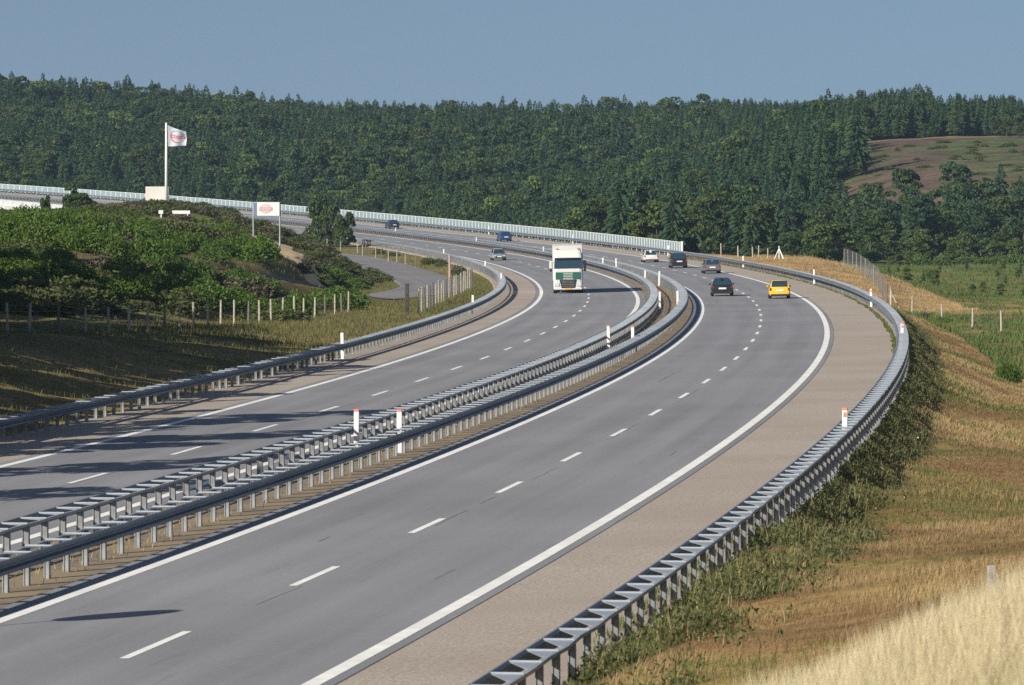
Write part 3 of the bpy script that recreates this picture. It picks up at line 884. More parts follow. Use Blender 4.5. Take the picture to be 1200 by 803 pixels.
# ------------------------------------------------------------------ reflector posts
pb = MB(); W_, T_ = .16, .07
pb.box(-W_ / 2, W_ / 2, -T_ / 2, T_ / 2, -.1, 1.22, ch=.015); body_me = pb.mesh('body'); body_me.materials.append(M['white_plastic'])
pb = MB(); pb.box(-W_ / 2 - .003, W_ / 2 + .003, -T_ / 2 - .003, T_ / 2 + .003, 1.20, 1.29, ch=.02); pb_me = pb.mesh('cap'); pb_me.materials.append(M['orange'])
pb = MB(); pb.box(-W_ / 2 - .003, W_ / 2 + .003, -T_ / 2 - .003, T_ / 2 + .003, 1.20, 1.29, ch=.02); pw_me = pb.mesh('cap'); pw_me.materials.append(M['white_plastic'])
rf = MB(); rf.box(-.045, .045, -T_ / 2 - .012, -T_ / 2 - .002, 1.02, 1.16); rf_me = rf.mesh('reflector'); rf_me.materials.append(M['orange'])
def marker(s, off, label, orange=True, refl=False, h=0.0):
    r = empty('reflector_post', tuple(P(s, off, h)), -heading(s) + random.uniform(-.1, .1))
    r.rotation_euler.x = random.uniform(-.02, .02); r.rotation_euler.y = random.uniform(-.03, .03)
    for nm, me_ in (('body', body_me), ('cap', pb_me if orange else pw_me)) + ((('reflector', rf_me),) if refl else ()):
        o = bpy.data.objects.new(nm, me_); COL.objects.link(o); o.parent = r
    return tag(r, label, 'marker post', 'white reflector posts along the guard rails')
for s, off, lab, og, rfl in [
    (61.5, 7.95, 'white marker post with orange top on the right rail, nearest to the camera', True, True),
    (162.4, 7.95, 'white marker post with orange top on the outermost bulge of the right rail', True, True),
    (260, 7.95, 'white marker post with orange top on the right rail beside the dry grass mound', True, True),
    (351.7, 7.9, 'white marker post on the right rail, right of the yellow car', False, False),
    (441, 7.9, 'cream marker post on the right rail just after the end of the glass screen', False, False),
    (524.7, 7.9, 'white marker post on the right rail behind the white car', False, False),
    (616, 7.9, 'white marker post in front of the bridge screen directly above the truck', False, False),
    (686, 7.9, 'white marker post in front of the bridge screen left of the blue car', False, False),
    (757, 7.9, 'small white marker post by the bridge screen above the leftmost dark car', False, False),
    (64.6, -7.08, 'left one of the two nearest white marker posts in the median, red top', True, False),
    (64.2, -5.70, 'right one of the two nearest white marker posts in the median, red top', True, False),
    (166.2, -7.08, 'left one of the second pair of median marker posts, below the truck shadow', True, False),
    (163.6, -5.70, 'right one of the second pair of median marker posts, red top', True, False),
    (263.1, -7.0, 'white marker post at the tightest bend of the median rail, left one', True, False),
    (262, -5.72, 'white marker post at the tightest bend of the median rail, right one', False, False),
    (362, -6.95, 'white marker post in the median right of the truck shadow, nearer one', False, False),
    (356.5, -5.85, 'thin white marker post in the median left of the black car', False, False),
    (447, -6.95, 'white marker post in the median just right of the truck, nearer one', False, False),
    (440.5, -5.9, 'thin white marker post in the median just right of the truck, farther one', False, False),
    (533, -7.0, 'white marker post in the median just left of the truck roof', False, False),
    (610.5, -6.95, 'white marker post in the median above the silver oncoming car', False, False),
    (687.5, -6.9, 'white marker post in the median below the leftmost dark car', False, False),
    (258.5, -20.15, 'white marker post beside the inner left rail near the post fence end', False, False),
    (438.5, -20.15, 'white marker post behind the left rail left of its bend', False, False),
    (362.1, -20.15, 'small white marker post at the sharp bend of the left rail', False, False),
    (527.9, -20.1, 'white marker post behind the left rail below the silver oncoming car', False, False),
    (158.3, -19.95, 'greyish marker post at the left rail below the row of pale fence posts', False, False)]:
    marker(s, off, lab, og, rfl)

# ------------------------------------------------------------------ cars
def car(label, s, off, pnt, L=4.3, W=1.78, H=1.45, kind='hatch', away=True, group=None, roof_dark=False):
    p = P(s, off); hd = heading(s)
    r = empty('car', tuple(p), -hd + (0 if away else math.pi))       # local +y is forward
    r.rotation_euler.y = -math.atan(CROSS) * (1 if away else -1)
    hw = W / 2; y0, y1 = -L / 2, L / 2
    belt = H * .60
    # lower body: (y, z low, z belt, half width factor)
    st = [(y0, .34, belt - .12, .86), (y0 + .06, .28, belt - .02, .93), (y0 + .35, .24, belt + .02, .985), (y0 + 1.0, .2, belt, 1.0), (0, .2, belt - .02, 1.0),
          (y1 - 1.25, .2, belt - .06, 1.0), (y1 - .7, .22, belt - .14, .985), (y1 - .25, .24, belt - .24, .93), (y1 - .05, .28, belt - .36, .82), (y1, .34, belt - .46, .74)]
    rings = []
    for y, zl, zb, f in st:
        w2 = hw * f; rings.append([(-w2 * .9, y, zl), (-w2, y, zl + .14), (-w2 * 1.0, y, (zl + zb) / 2 + .06), (-w2 * .97, y, zb - .07), (-w2 * .88, y, zb), (0, y, zb + .025),
                                   (w2 * .88, y, zb), (w2 * .97, y, zb - .07), (w2, y, (zl + zb) / 2 + .06), (w2, y, zl + .14), (w2 * .9, y, zl)])
    b = MB(); b.loft(rings)
    # cabin
    if kind == 'hatch': cb = [(y0 + .12, belt, .86), (y0 + .30, belt + (H - belt) * .55, .80), (y0 + .62, H - .04, .64), (y0 + 1.2, H, .65), (.15, H, .65), (y1 - 1.75, H - .08, .68), (y1 - 1.05, belt - .06, .86)]
    elif kind == 'sedan': cb = [(y0 + .55, belt, .84), (y0 + .85, belt + (H - belt) * .5, .77), (y0 + 1.2, H - .04, .68), (y0 + 1.7, H, .68), (.2, H, .68), (y1 - 1.95, H - .08, .66), (y1 - 1.2, belt - .06, .86)]
    else: cb = [(y0 + .10, belt, .88), (y0 + .2, belt + (H - belt) * .6, .83), (y0 + .38, H - .04, .70), (y0 + 1.0, H, .70), (.3, H, .70), (y1 - 1.6, H - .08, .72), (y1 - .95, belt - .05, .88)]
    rr = []
    for y, z, f in cb:
        w2 = hw * f; wb = hw * .88
        rr.append([(-wb, y, belt - .05), (-(wb * .35 + w2 * .65) if z > belt + .1 else -wb, y, belt + max(z - belt, 0) * .6), (-w2, y, z - .05 if z > belt + .1 else z), (-w2 * .9, y, z), (0, y, z + .02),
                   (w2 * .9, y, z), (w2, y, z - .05 if z > belt + .1 else z), ((wb * .35 + w2 * .65) if z > belt + .1 else wb, y, belt + max(z - belt, 0) * .6), (wb, y, belt - .05)])
    b.loft(rr)
    bo = b.build('body', pnt, r, smooth=True); bv = bo.modifiers.new('round', 'BEVEL'); bv.width = .07; bv.segments = 3; bv.limit_method = 'ANGLE'; bv.angle_limit = R(22)
    # glazing: slightly proud panes
    def pane(name, pts, nrm):
        g = MB(); n = Vector(nrm).normalized() * .012
        g.prism([Vector(q) + n * .2 for q in pts], n); return g.build(name, M['glass_dark'], r)
    wt, wbm = hw * cb[2][2] * .90, hw * .76
    yb, zb_, yt, zt = cb[0][0], belt + .04, cb[2][0], H - .10
    ym = cb[1][0]; zm = cb[1][1]; wm = hw * cb[1][2] * .88
    pane('rear_window', [(-wbm, yb + .02, zb_), (wbm, yb + .02, zb_), (wm, ym, zm), (-wm, ym, zm)], (0, -1, .35))
    pane('rear_window', [(-wm, ym, zm), (wm, ym, zm), (wt, yt - .04, zt + .03), (-wt, yt - .04, zt + .03)], (0, -1, .8))
    yf0, zf0, yf1, zf1 = cb[-1][0], belt - .03, cb[-2][0], H - .10
    pane('windscreen', [(wbm, yf0 + .0, zf0 + .03), (-wbm, yf0 + .0, zf0 + .03), (-wt, yf1 + .05, zf1 - .01), (wt, yf1 + .05, zf1 - .01)], (0, 1, 1.0))
    for sx in (-1, 1):
        a, c_ = sx * hw * .885, sx * hw * (.70 if kind != 'suv' else .745)
        pane('side_window', [(a, cb[1][0] + .25, belt + .02), (a, yf0 - .32, belt + .02), (c_, yf1 - .1, H - .12), (c_, cb[2][0] + .15, H - .12)], (sx, 0, .3))
    # wheels
    rad = .32
    for sx in (-1, 1):
        for yy in (y0 + .78, y1 - .82):
            wb_ = MB(); prof = [(0, rad * .6), (.0, rad * .95), (.02, rad), (.19, rad), (.21, rad * .95), (.21, rad * .6)]
            rings = [[(sx * (hw * .985 - q[0]), yy + q[1] * math.cos(t), rad + q[1] * math.sin(t)) for t in [2 * math.pi * i / 18 for i in range(18)]] for q in prof]
            wb_.loft(rings, cap=False); wo_ = wb_.build('wheel', M['tyre'], r)
            rm = MB(); rm.tube((sx * (hw * .985 - .02), yy, rad), (sx * (hw * .985 - .16), yy, rad), rad * .62, rad * .62, 14)
            rm.build('rim', M['rim'], wo_)
    # lamps, plate, bumper trim, mirrors
    for sx in (-1, 1):
        t = MB(); x0, x1 = sorted((sx * hw * .74, sx * hw * .92)); t.box(x0, x1, y0 - .012, y0 + .12, belt - .26, belt - .03, ch=.02); t.build('tail_lamp', M['red_lamp'], r)
        t = MB(); x0, x1 = sorted((sx * hw * .48, sx * hw * .84)); t.box(x0, x1, y1 - .22, y1 + .004 - .04, belt - .42, belt - .27, ch=.02); t.build('head_lamp', M['head_lamp'], r)
        t = MB(); x0, x1 = sorted((sx * hw * .95, sx * (hw + .11))); t.box(x0, x1, y1 - 1.55, y1 - 1.44, belt + .0, belt + .12, ch=.03); t.build('mirror', pnt, r)
    t = MB(); t.box(-hw * .84, hw * .84, y0 - .015, y0 + .12, .22, .38, ch=.02); t.build('rear_bumper', M['black_plastic'], r)
    t = MB(); t.box(-.30, .30, y0 - .03, y0 - .002, belt - .30, belt - .17); t.build('number_plate', M['plate'], r)
    t = MB(); t.box(-hw * .5, hw * .5, y1 - .05, y1 + .006, .36, .50, ch=.02); t.build('grille', M['black_plastic'], r)
    t = MB(); t.box(-.26, .26, y1 + .004, y1 + .02, .42, .53); t.build('number_plate', M['plate'], r)
    return tag(r, label, 'car', 'cars on the motorway')
PB = paint('black_paint', (.012, .013, .017)); PBL = paint('blue_paint', (.02, .065, .26), .3); PDB = paint('dark_blue_paint', (.018, .026, .06), .3)
PW = paint('cream_white_paint', (.72, .69, .62)); PG = paint('grey_metallic_paint', (.22, .20, .22), .5); PY_ = paint('yellow_paint', (.82, .50, .03)); PS = paint('silver_paint', (.50, .52, .50), .5)
car('black hatchback driving away in the left lane beside the yellow car', 307, -1.95, PB, 4.3, 1.80, 1.46, 'hatch')
car('small yellow hatchback driving away in the right lane', 293.5, 2.2, PY_, 3.75, 1.66, 1.47, 'suv')
car('grey estate car with red lamps driving away beyond the black hatchback', 414.5, 2.3, PG, 4.5, 1.78, 1.47, 'hatch')
car('tall black car driving away between the white car and the grey car', 449, 1.45, PB, 4.4, 1.82, 1.62, 'suv')
car('cream white saloon driving away beneath the bridge screen', 486, 1.5, PW, 4.4, 1.78, 1.42, 'sedan')
car('bright blue car driving away by the bridge screen, above the silver car', 640, 1.7, PBL, 4.2, 1.76, 1.46, 'hatch')
car('dark blue car far off at the left where the bridge begins', 736, 2.4, PDB, 4.3, 1.76, 1.46, 'hatch')
car('silver car coming towards the camera behind the truck', 516, -14.2, PS, 4.2, 1.76, 1.46, 'hatch', away=False)

# ------------------------------------------------------------------ truck
def truck():
    s, off = 327.4, -14.35
    p = P(s, off); r = empty('truck', tuple(p), -heading(s) + math.pi)       # +y forward, origin at the front axle end
    r.rotation_euler.y = math.atan(CROSS)
    wp = paint('truck_white_paint', (.62, .62, .59)); gp = paint('truck_green_paint', (.02, .115, .075)); cur = noisy('trailer_curtain', (.54, .56, .54), (.62, .63, .60), .8, .6)
    def bx(name, x0, x1, y0, y1, z0, z1, m, ch=.0, par=None): b = MB(); b.box(x0, x1, y0, y1, z0, z1, ch=ch); return b.build(name, m, par or r)
    # cab shell as a loft of rounded sections, front at y = 0
    sec = []
    for z, f, yb, yf in ((.30, .94, -2.1, -.10), (.42, .99, -2.2, .0), (1.25, 1.0, -2.25, .02), (1.95, 1.0, -2.25, .0), (2.10, 1.0, -2.25, -.03), (3.0, .97, -2.25, -.22), (3.12, .97, -2.25, -.26), (3.62, .92, -2.25, -.55), (3.80, .86, -2.25, -.85)):
        h_ = 1.245 * f; c = .22
        sec.append([(-h_, yb, z), (-h_, yf - c, z), (-h_ + c * .35, yf - c * .35, z), (-h_ + c * 1.2, yf, z), (h_ - c * 1.2, yf, z), (h_ - c * .35, yf - c * .35, z), (h_, yf - c, z), (h_, yb, z)])
    b = MB(); b.loft(sec); cab = b.build('cab', wp, r)
    b = MB()
    b.prism([(-1.17, -.055, 2.10), (1.17, -.055, 2.10), (1.12, -.23, 2.98), (-1.12, -.23, 2.98)], (0, .05, .01)); b.build('windscreen', M['glass_dark'], r)
    for sx in (-1, 1):
        b = MB(); b.prism([(sx * 1.245, -.35, 2.05), (sx * 1.245, -1.35, 2.05), (sx * 1.215, -1.35, 2.85), (sx * 1.215, -.5, 2.85)], (sx * .015, 0, 0)); b.build('side_window', M['glass_dark'], r)
        b = MB(); b.box(*sorted((sx * 1.22, sx * 1.34)), -.32, -.24, 2.62, 2.70); b.box(*sorted((sx * 1.32, sx * 1.56)), -.36, -.22, 2.10, 2.78, ch=.04)
        mo = b.build('mirror', wp if sx > 0 else M['black_plastic'], r)
        b = MB(); b.box(*sorted((sx * 1.33, sx * 1.55)), -.37, -.21, 1.86, 2.09, ch=.03); b.build('mirror_arm', M['black_plastic'], mo)
        b = MB(); b.box(*sorted((sx * .72, sx * 1.15)), -.06, .06, .60, .90, ch=.03); b.build('head_lamp', M['head_lamp'], r)
        b = MB(); b.box(*sorted((sx * .42, sx * 1.05)), 0.0, .045, 1.18, 1.80, ch=.015); b.build('green_panel', gp, r)
        b = MB(); b.box(*sorted((sx * 1.00, sx * 1.18)), -2.24, -1.95, .5, 3.5, ch=.03); b.build('side_fairing', wp, r)
    b = MB()
    for k in range(4): b.box(-.40, .40, .03, .07, 1.24 + k * .145, 1.29 + k * .145)
    b.build('upper_grille', wp, r)
    bx('grille_recess', -.418, .418, .0, .034, 1.20, 1.80, gp)
    b = MB(); b.prism([(-.72, .03, 1.16), (.72, .03, 1.16), (.56, .03, .46), (-.56, .03, .46)], (0, .03, 0)); gr = b.build('lower_grille', M['black_plastic'], r)
    for k in range(4):
        bx('grille_bar', -.54, .54, .058, .075, .60 + k * .14, .63 + k * .14, M['steel_dull'], par=gr)
    bx('bumper', -1.2, 1.2, -.12, .05, .30, .48, wp, .05)
    bx('number_plate', -.27, .27, .05, .075, .33, .46, M['yellow_plate'])
    bx('sun_visor', -1.13, 1.13, -.24, .12, 3.00, 3.10, wp, .02)
    for x in (-.9, .9): bx('roof_lamp', x - .09, x + .09, -.72, -.60, 3.74, 3.83, M['orange'])
    b = MB(); b.prism([(-.27, -.12, 2.13), (-.02, -.12, 2.13), (-.06, -.16, 2.34), (-.22, -.16, 2.34)], (0, .03, 0))
    # trailer
    tr = bx('trailer_box', -1.275, 1.275, -15.9, -2.75, 1.05, 4.0, cur, .03)
    bx('trailer_frame', -1.2, 1.2, -15.8, -3.0, .82, 1.05, M['black_plastic'])
    for sx in (-1, 1):
        x0, x1 = sorted((sx * 1.279, sx * 1.29))
        for k in range(12):
            y = -15.6 + k * 1.12; b = MB(); b.box(x0, x1, y, y + .05, 1.1, 3.92); b.build('curtain_strap', M['steel_dull'], tr)
        bx('side_guard', *sorted((sx * 1.1, sx * 1.2)), -10.5, -5.2, .45, .75, M['steel_dull'])
    bx('chassis', -.42, .42, -6.8, -.6, .55, .82, M['black_plastic'])
    def wheel(sx, y, w=.32, rad=.51):
        b = MB(); b.tube((sx * 1.235, y, rad), (sx * (1.235 - w), y, rad), rad, rad, 22); wo_ = b.build('wheel', M['tyre'], r)
        b = MB(); b.tube((sx * 1.238, y, rad), (sx * 1.1, y, rad), rad * .5, rad * .55, 14); b.build('rim', M['rim'], wo_)
    for sx in (-1, 1):
        for y in (-1.35,): wheel(sx, y)
        for y in (-5.1,): wheel(sx, y, .55)
        for y in (-11.4, -12.7, -14.0): wheel(sx, y, .38)
    return tag(r, 'white and green articulated truck coming towards the camera in the outer lane', 'truck')
truck()

# ------------------------------------------------------------------ flag, boards
def pix(u, v, D):
    """world point seen at photograph pixel (u, v) at distance D"""
    a = math.atan((401.5 - 212.0) / 5658.94); x = (u - 600) / 5658.94; y = (401.5 - v) / 5658.94
    d = Vector((x, math.cos(a) + y * math.sin(a), -math.sin(a) + y * math.cos(a)))
    return Vector((0, 0, CAM_H)) + d * (D / d.y)
def tz(x, y): return float(terrain_z(np.array([float(x)]), np.array([float(y)]))[0])

fx, fy = pix(195, 222, 560).x, 560.0
zt = pix(195, 145, 560).z
fp = empty('flagpole', (fx, fy, tz(fx, fy)))
hp = zt - fp.location.z
b = MB(); b.tube((0, 0, -.3), (0, 0, hp), .20, .12, 12); b.build('pole', M['white_metal'], fp, smooth=True)
b = MB(); b.tube((0, 0, hp), (0, 0, hp + .06), .14, .10, 12); b.tube((0, 0, hp + .06), (0, 0, hp + .14), .10, .03, 12); b.build('finial', M['white_metal'], fp)
tag(fp, 'white flagpole on top of the green hill at the left', 'flagpole')
def flag():
    m = mat('flag_cloth', (.6, .62, .66), .8); n = m.node_tree; bs = n.nodes['Principled BSDF']
    at = n.nodes.new('ShaderNodeAttribute'); at.attribute_name = 'tint'; n.links.new(at.outputs['Color'], bs.inputs['Base Color'])
    NU, NV = 48, 44; V, T = [], []
    for j in range(NV + 1):
        for i in range(NU + 1):
            u, v = i / NU, j / NV
            wv = .16 * math.sin(u * 8 + v * 1.5) * u ** .6 + .05 * math.sin(v * 9 + u * 4) * u
            x = .12 + 2.25 * (u * .96 + .04 * math.sin(v * 3)) ; z = -v * 2.55 * (1 - .16 * u) - .85 * u ** .7 * (1 - v * .62)
            V.append((x, wv, z))
            a, c = (u - .53) / .40, (v - .47) / .36
            rr = a * a + c * c
            col = (.47, .50, .55)
            if .68 < rr < 1.0: col = (.42, .13, .17) if c > -.1 and a < .2 else (.24, .28, .38)
            if abs(c) < .22 and abs(a) < 1.02: col = (.48, .10, .14)
            if abs(c) < .09 and abs((a * 5) % 1 - .5) < .3 and abs(a) < .85: col = (.60, .55, .58)
            T.append(col)
    q = [(j * (NU + 1) + i, j * (NU + 1) + i + 1, (j + 1) * (NU + 1) + i + 1, (j + 1) * (NU + 1) + i) for j in range(NV) for i in range(NU)]
    o = link('flag', np_mesh('flag', np.array(V), np.array(q), attrs={'tint': np.array(T)}, smooth=True), m)
    sd = o.modifiers.new('thick', 'SOLIDIFY'); sd.thickness = .012
    o.location = (fx, fy, zt - .08)
    tag(o, 'pale flag with a red oval emblem and band flying from the white pole', 'flag')
flag()
# long low white panel beside the pole foot
a = pix(171, 231, 566)
b = MB(); b.box(-1.35, 1.35, -.5, .5, -1.2, 1.22, ch=.05)
ob = b.build('site_sign', noisy('chalky_panel', (.62, .58, .53), (.74, .71, .66), .6, .8)); ob.location = (pix(184.5, 231, 566).x, 566, pix(184.5, 231, 566).z)
tag(ob, 'low white boxy panel lying behind the foot of the flagpole', 'panel')
CLEAR = []
for k, (u0, u1, lab) in enumerate(((186, 191.5, 'short piece of white beam in the bushes left of the longer one'), (202, 223, 'long low white beam in the bushes below the flagpole'))):
    D = 400.0
    while D < 540 and pix((u0 + u1) / 2, 251, D).z > tz(pix((u0 + u1) / 2, 251, D).x, D) + .45: D += 2
    c_ = pix((u0 + u1) / 2, 251, D); hw_ = (u1 - u0) / 2 / 5658.94 * D; CLEAR.append((c_.x, D))
    g = tz(c_.x, D) - c_.z
    b = MB(); b.box(-hw_, hw_, -.12, .12, 0, .36, ch=.03)
    for x in ((-hw_ * .7, hw_ * .7) if hw_ > .6 else (0,)): b.box(x - .06, x + .06, -.05, .05, g - .2, 0)
    ob = b.build('barrier_beam', M['white_metal']); ob.location = (c_.x, D, c_.z); tag(ob, lab, 'beam')

# notice board on two posts
D = 452.0
bl, br_ = pix(297, 281, D), pix(328, 280, D); top, bot = pix(313, 237, D).z, pix(313, 253, D).z
zb_ = tz((bl.x + br_.x) / 2, D)
bd = empty('notice_board', ((bl.x + br_.x) / 2, D, zb_)); hw_ = (br_.x - bl.x) / 2
for sx in (-1, 1):
    b = MB(); b.tube((sx * hw_, 0, -.4), (sx * hw_, 0, top - zb_), .075, .075, 10); b.build('post', M['steel'], bd)
b = MB(); b.box(-hw_ + .02, hw_ - .02, -.13, -.08, bot - zb_, top - zb_, ch=.01); pn = b.build('panel', M['white_metal'], bd)
b = MB(); b.box(-hw_ + .02, -hw_ + .34, -.138, -.131, bot - zb_ + .02, top - zb_ - .03); b.build('blue_stripe', mat('board_blue', (.16, .22, .32), .5), pn)
red = mat('faded_red', (.56, .33, .34), .6); pink = mat('faded_pink', (.64, .55, .56), .6)
cz = (top + bot) / 2 - zb_ + .02; cx_ = -.08
def ell(rx, rz, y, th): 
    b = MB(); b.prism([(cx_ + rx * math.cos(t), y, cz + rz * math.sin(t)) for t in [2 * math.pi * i / 40 for i in range(40)]], (0, th, 0)); return b
ell(.56, .42, -.140, .008).build('emblem', red, pn); ell(.50, .37, -.146, .005).build('emblem_field', pink, pn)
b = MB(); b.box(cx_ - .62, cx_ + .62, -.156, -.148, cz - .16, cz + .13); b.build('emblem_band', red, pn)
b = MB()
for k in range(7): b.box(cx_ - .50 + k * .145, cx_ - .50 + k * .145 + .085, -.162, -.157, cz - .10, cz + .07)
b.build('emblem_marks', pink, pn)
tag(bd, 'white notice board with a faded red oval emblem on two grey posts', 'sign')

# tall narrow sign outside the left edge of the picture: its shadow lies on the road
sx_, sy_ = P(0.6, -6.45)[:2]
sg = empty('lane_sign', (float(sx_), float(sy_), float(P(0.6, -6.45)[2])), R(-48))
b = MB(); b.tube((0, 0, -.2), (0, 0, 4.6), .03, .03, 10); b.build('post', M['steel'], sg)
b = MB(); b.prism([(.52 * math.cos(a_), -.04, 3.9 + .82 * math.sin(a_)) for a_ in [2 * math.pi * i_ / 24 for i_ in range(24)]], (0, .02, 0)); b.build('panel', M['steel_dull'], sg)
tag(sg, 'slim post with a tall grey oval panel standing in the median left of the picture', 'sign')

# ------------------------------------------------------------------ fences
def fence(name, pts, hts, label, post_m, r=.055, rails=5, wire_h=None, square=False, cat='fence', mesh=False, tops=None):
    root = empty(name, (pts[0][0], pts[0][1], tz(*pts[0]))); L = root.location
    tp = []
    for i, ((x, y), h) in enumerate(zip(pts, hts)):
        z = tz(x, y); b = MB(); lx, ly = random.uniform(-.05, .05), random.uniform(-.05, .05)
        p0 = Vector((x - L.x, y - L.y, z - L.z - .3)); p1 = Vector((x - L.x + lx, y - L.y + ly, z - L.z + h))
        b.tube(p0, p1, r * random.uniform(.85, 1.2), r * random.uniform(.8, 1.0), 7); b.build('post', random.choice(post_m) if isinstance(post_m, list) else post_m, root)
        tp.append((p0 + Vector((0, 0, .3)), p1))
    wr = MB(); 
    for k in range(rails):
        f = (k + .6) / rails
        for a, b_ in zip(tp[:-1], tp[1:]):
            if (a[0] - b_[0]).length > 20: continue
            wr.tube(a[0].lerp(a[1], f), b_[0].lerp(b_[1], f), .008 if not mesh else .010, None, 3)
    if mesh:
        for a, b_ in zip(tp[:-1], tp[1:]):
            n = int((a[0] - b_[0]).length / .35)
            for j in range(1, n): wr.tube(a[0].lerp(b_[0], j / n), a[1].lerp(b_[1], j / n), .003, None, 3)
    wr.build('wire', M['wire'], root)
    return tag(root, label, cat), tp
def line_pts(a, b, n, jit=.1): return [(a[0] + (b[0] - a[0]) * i / (n - 1) + random.uniform(-jit, jit), a[1] + (b[1] - a[1]) * i / (n - 1) + random.uniform(-jit, jit)) for i in range(n)]
woods = [M['wood_post'], M['wood_post'], M['wood_post'], mat('darker_wood', (.16, .15, .13), .9)]  # pale wood with a darker one mixed in at random
# posts of the long bank fence: photograph columns, on a line parallel to the road
fpts = []
for u in (8, 33, 69, 101, 128, 152, 174, 193, 210, 227, 243, 259, 275, 291, 304, 318, 331, 345, 356, 369, 381, 392, 401, 411):
    best = None
    for s in np.arange(110, 270, .5):
        p = P(s, -33.2 + max(0, (s - 200)) * .05)
        uu = 600 + 5658.94 * p[0] / p[1]
        if best is None or abs(uu - u) < best[0]: best = (abs(uu - u), p)
    fpts.append((float(best[1][0]), float(best[1][1])))
fence('post_fence', fpts, [1.5 + random.uniform(-.12, .12) for _ in fpts], 'long wire fence of pale wooden posts along the top of the left bank', woods, .075)
# fence of close posts from the dark gate post to the lane
best = []
for k in range(22):
    f = k / 21; s = 262 + 100 * f; o_ = -24.2 - 1.2 * f + 2.6 * f * f
    p = P(s, o_); best.append((float(p[0]), float(p[1])))
fence('deer_fence', best, [1.75 + random.uniform(-.1, .1) for _ in best], 'close-set wooden post fence between the small lane and the left rail', [M['wood_post'], M['wood_post'], M['wire']], .07, rails=8, mesh=True)
p_ = P(262, -24.5); b = MB(); b.box(-.14, .14, -.14, .14, -.3, 2.2, ch=.02); g = b.build('gate_post', M['dark_wood']); g.location = (float(p_[0]) - .5, float(p_[1]) - .6, tz(p_[0], p_[1])); tag(g, 'thick dark gate post at the near end of the close-set fence', 'post')
p_ = P(330, -22.6); b = MB(); b.tube((0, 0, -.3), (0, 0, 3.0), .12, .11, 8); g = b.build('tall_post', mat('pinkish_wood', (.40, .29, .24), .9)); g.location = (float(p_[0]) - 2.2, float(p_[1]) + 28, tz(p_[0], p_[1])); tag(g, 'tall pinkish wooden post rising above the close-set fence by the lane', 'post')
# fence beyond the lane, towards the bridge
fp2 = [(pix(u, 270, D_).x, D_) for u, D_ in ((366, 706), (383, 690), (399, 676), (419, 660), (425, 640), (440, 625), (447, 612), (455, 600), (465, 590), (475, 580), (487, 566))]
fence('field_fence', fp2, [1.5] * len(fp2), 'thin wooden post fence by the lane below the bridge start', woods, .06, rails=3)
# right side: tall mesh fence, then spaced posts
mp = [(pix(u, 300, D_).x, D_) for u, D_ in ((989, 575), (994, 566), (999, 557), (1004, 548), (1009, 538), (1014, 527), (1019, 515), (1024, 502), (1029, 488), (1034, 472), (1039, 456))]
mesh_f, _ = fence('mesh_fence', mp, [2.0] * len(mp), 'tall grey mesh fence on the dry grass mound at the right', [M['wire'], M['steel_dull']], .06, rails=12, mesh=True)
sp = [(pix(u, 300, D_).x, D_) for u, D_ in ((1044, 447), (1069, 424), (1104, 400), (1140, 378), (1174, 360), (1212, 340))]
fence('wire_fence', sp, [1.8, 1.75, 1.5, 1.7, 1.65, 1.6], 'fence of widely spaced pale posts along the edge of the green field', M['wood_post'], .085, rails=4)
def brace(x, y, h, dx, label, two=True):
    root = empty('strainer_post', (x, y, tz(x, y)))
    for nm, a, c_ in (('post', (0, 0, -.3), (0, 0, h)), ('brace', (dx, -.6, -.2), (.05, 0, h * .75))) + ((('brace', (-dx, .6, -.2), (-.05, 0, h * .75)),) if two else ()):
        b = MB(); b.tube(a, c_, .07, .06, 8); b.build(nm, M['white_metal'] if two else M['wood_post'], root)
    return tag(root, label, 'post')
q_ = pix(1043.5, 350, 448); brace(q_.x, 448, 2.15, .95, 'pale corner post with one slanting brace where the mesh fence ends', False)
q_ = pix(913, 311, 566); brace(q_.x, 566, 1.6, .6, 'white post with two slanting braces above the yellow car')
ep = [(pix(u, 300, D_).x, D_) for u, D_ in ((845, 610), (865, 596), (882, 590), (889, 584), (900, 575))]
fence('roadside_fence', ep, [1.75, 1.35, 1.2, 1.4, 1.2], 'short row of thin pale posts right after the end of the bridge screen', M['wood_post'], .08, rails=2)
q_ = pix(1162, 690, 62); b = MB(); b.box(-.055, .055, -.055, .055, -.6, .30, ch=.01); g = b.build('stake', noisy('old_stake', (.20, .19, .17), (.34, .32, .29), 8, .9)); g.location = (q_.x, 62, q_.z); tag(g, 'short weathered stake behind the near pale grass at the lower right', 'post')
# ------------------------------------------------------------------ trees: individuals first
cand = []     # (weight, kind, x, y, scale, class)
def rnd(a, b): return random.uniform(a, b)
def poisson(x0f, x1f, y0, y1, step, fn):
    y = y0
    while y < y1:
        xa, xb = x0f(y), x1f(y)
        x = xa + rnd(0, step)
        while x < xb:
            px, py = x + rnd(-.4, .4) * step, y + rnd(-.4, .4) * step
            fn(px, py); x += step * rnd(.8, 1.2)
        y += step * .9
def heather_edge(y): return .0655 * y
# A. trees beyond the field on the right
def fA(x, y):
    s, o = nearest_so([x], [y])
    if o[0] < 20: return
    front = (y - 770) / 60
    if front < .25: k = random.choice(['bright', 'broad', 'bright']); sc_ = rnd(.45, .8)
    else:
        k = random.choice(['pine', 'pine', 'conifer', 'conifer', 'broad']); sc_ = rnd(.75, 1.05) * (1.18 if k == 'broad' else 1.0)
    cand.append((3, k, x, y, sc_, 'right'))
poisson(lambda y: .052 * y, lambda y: .118 * y, 765, 850, 6.2, fA)
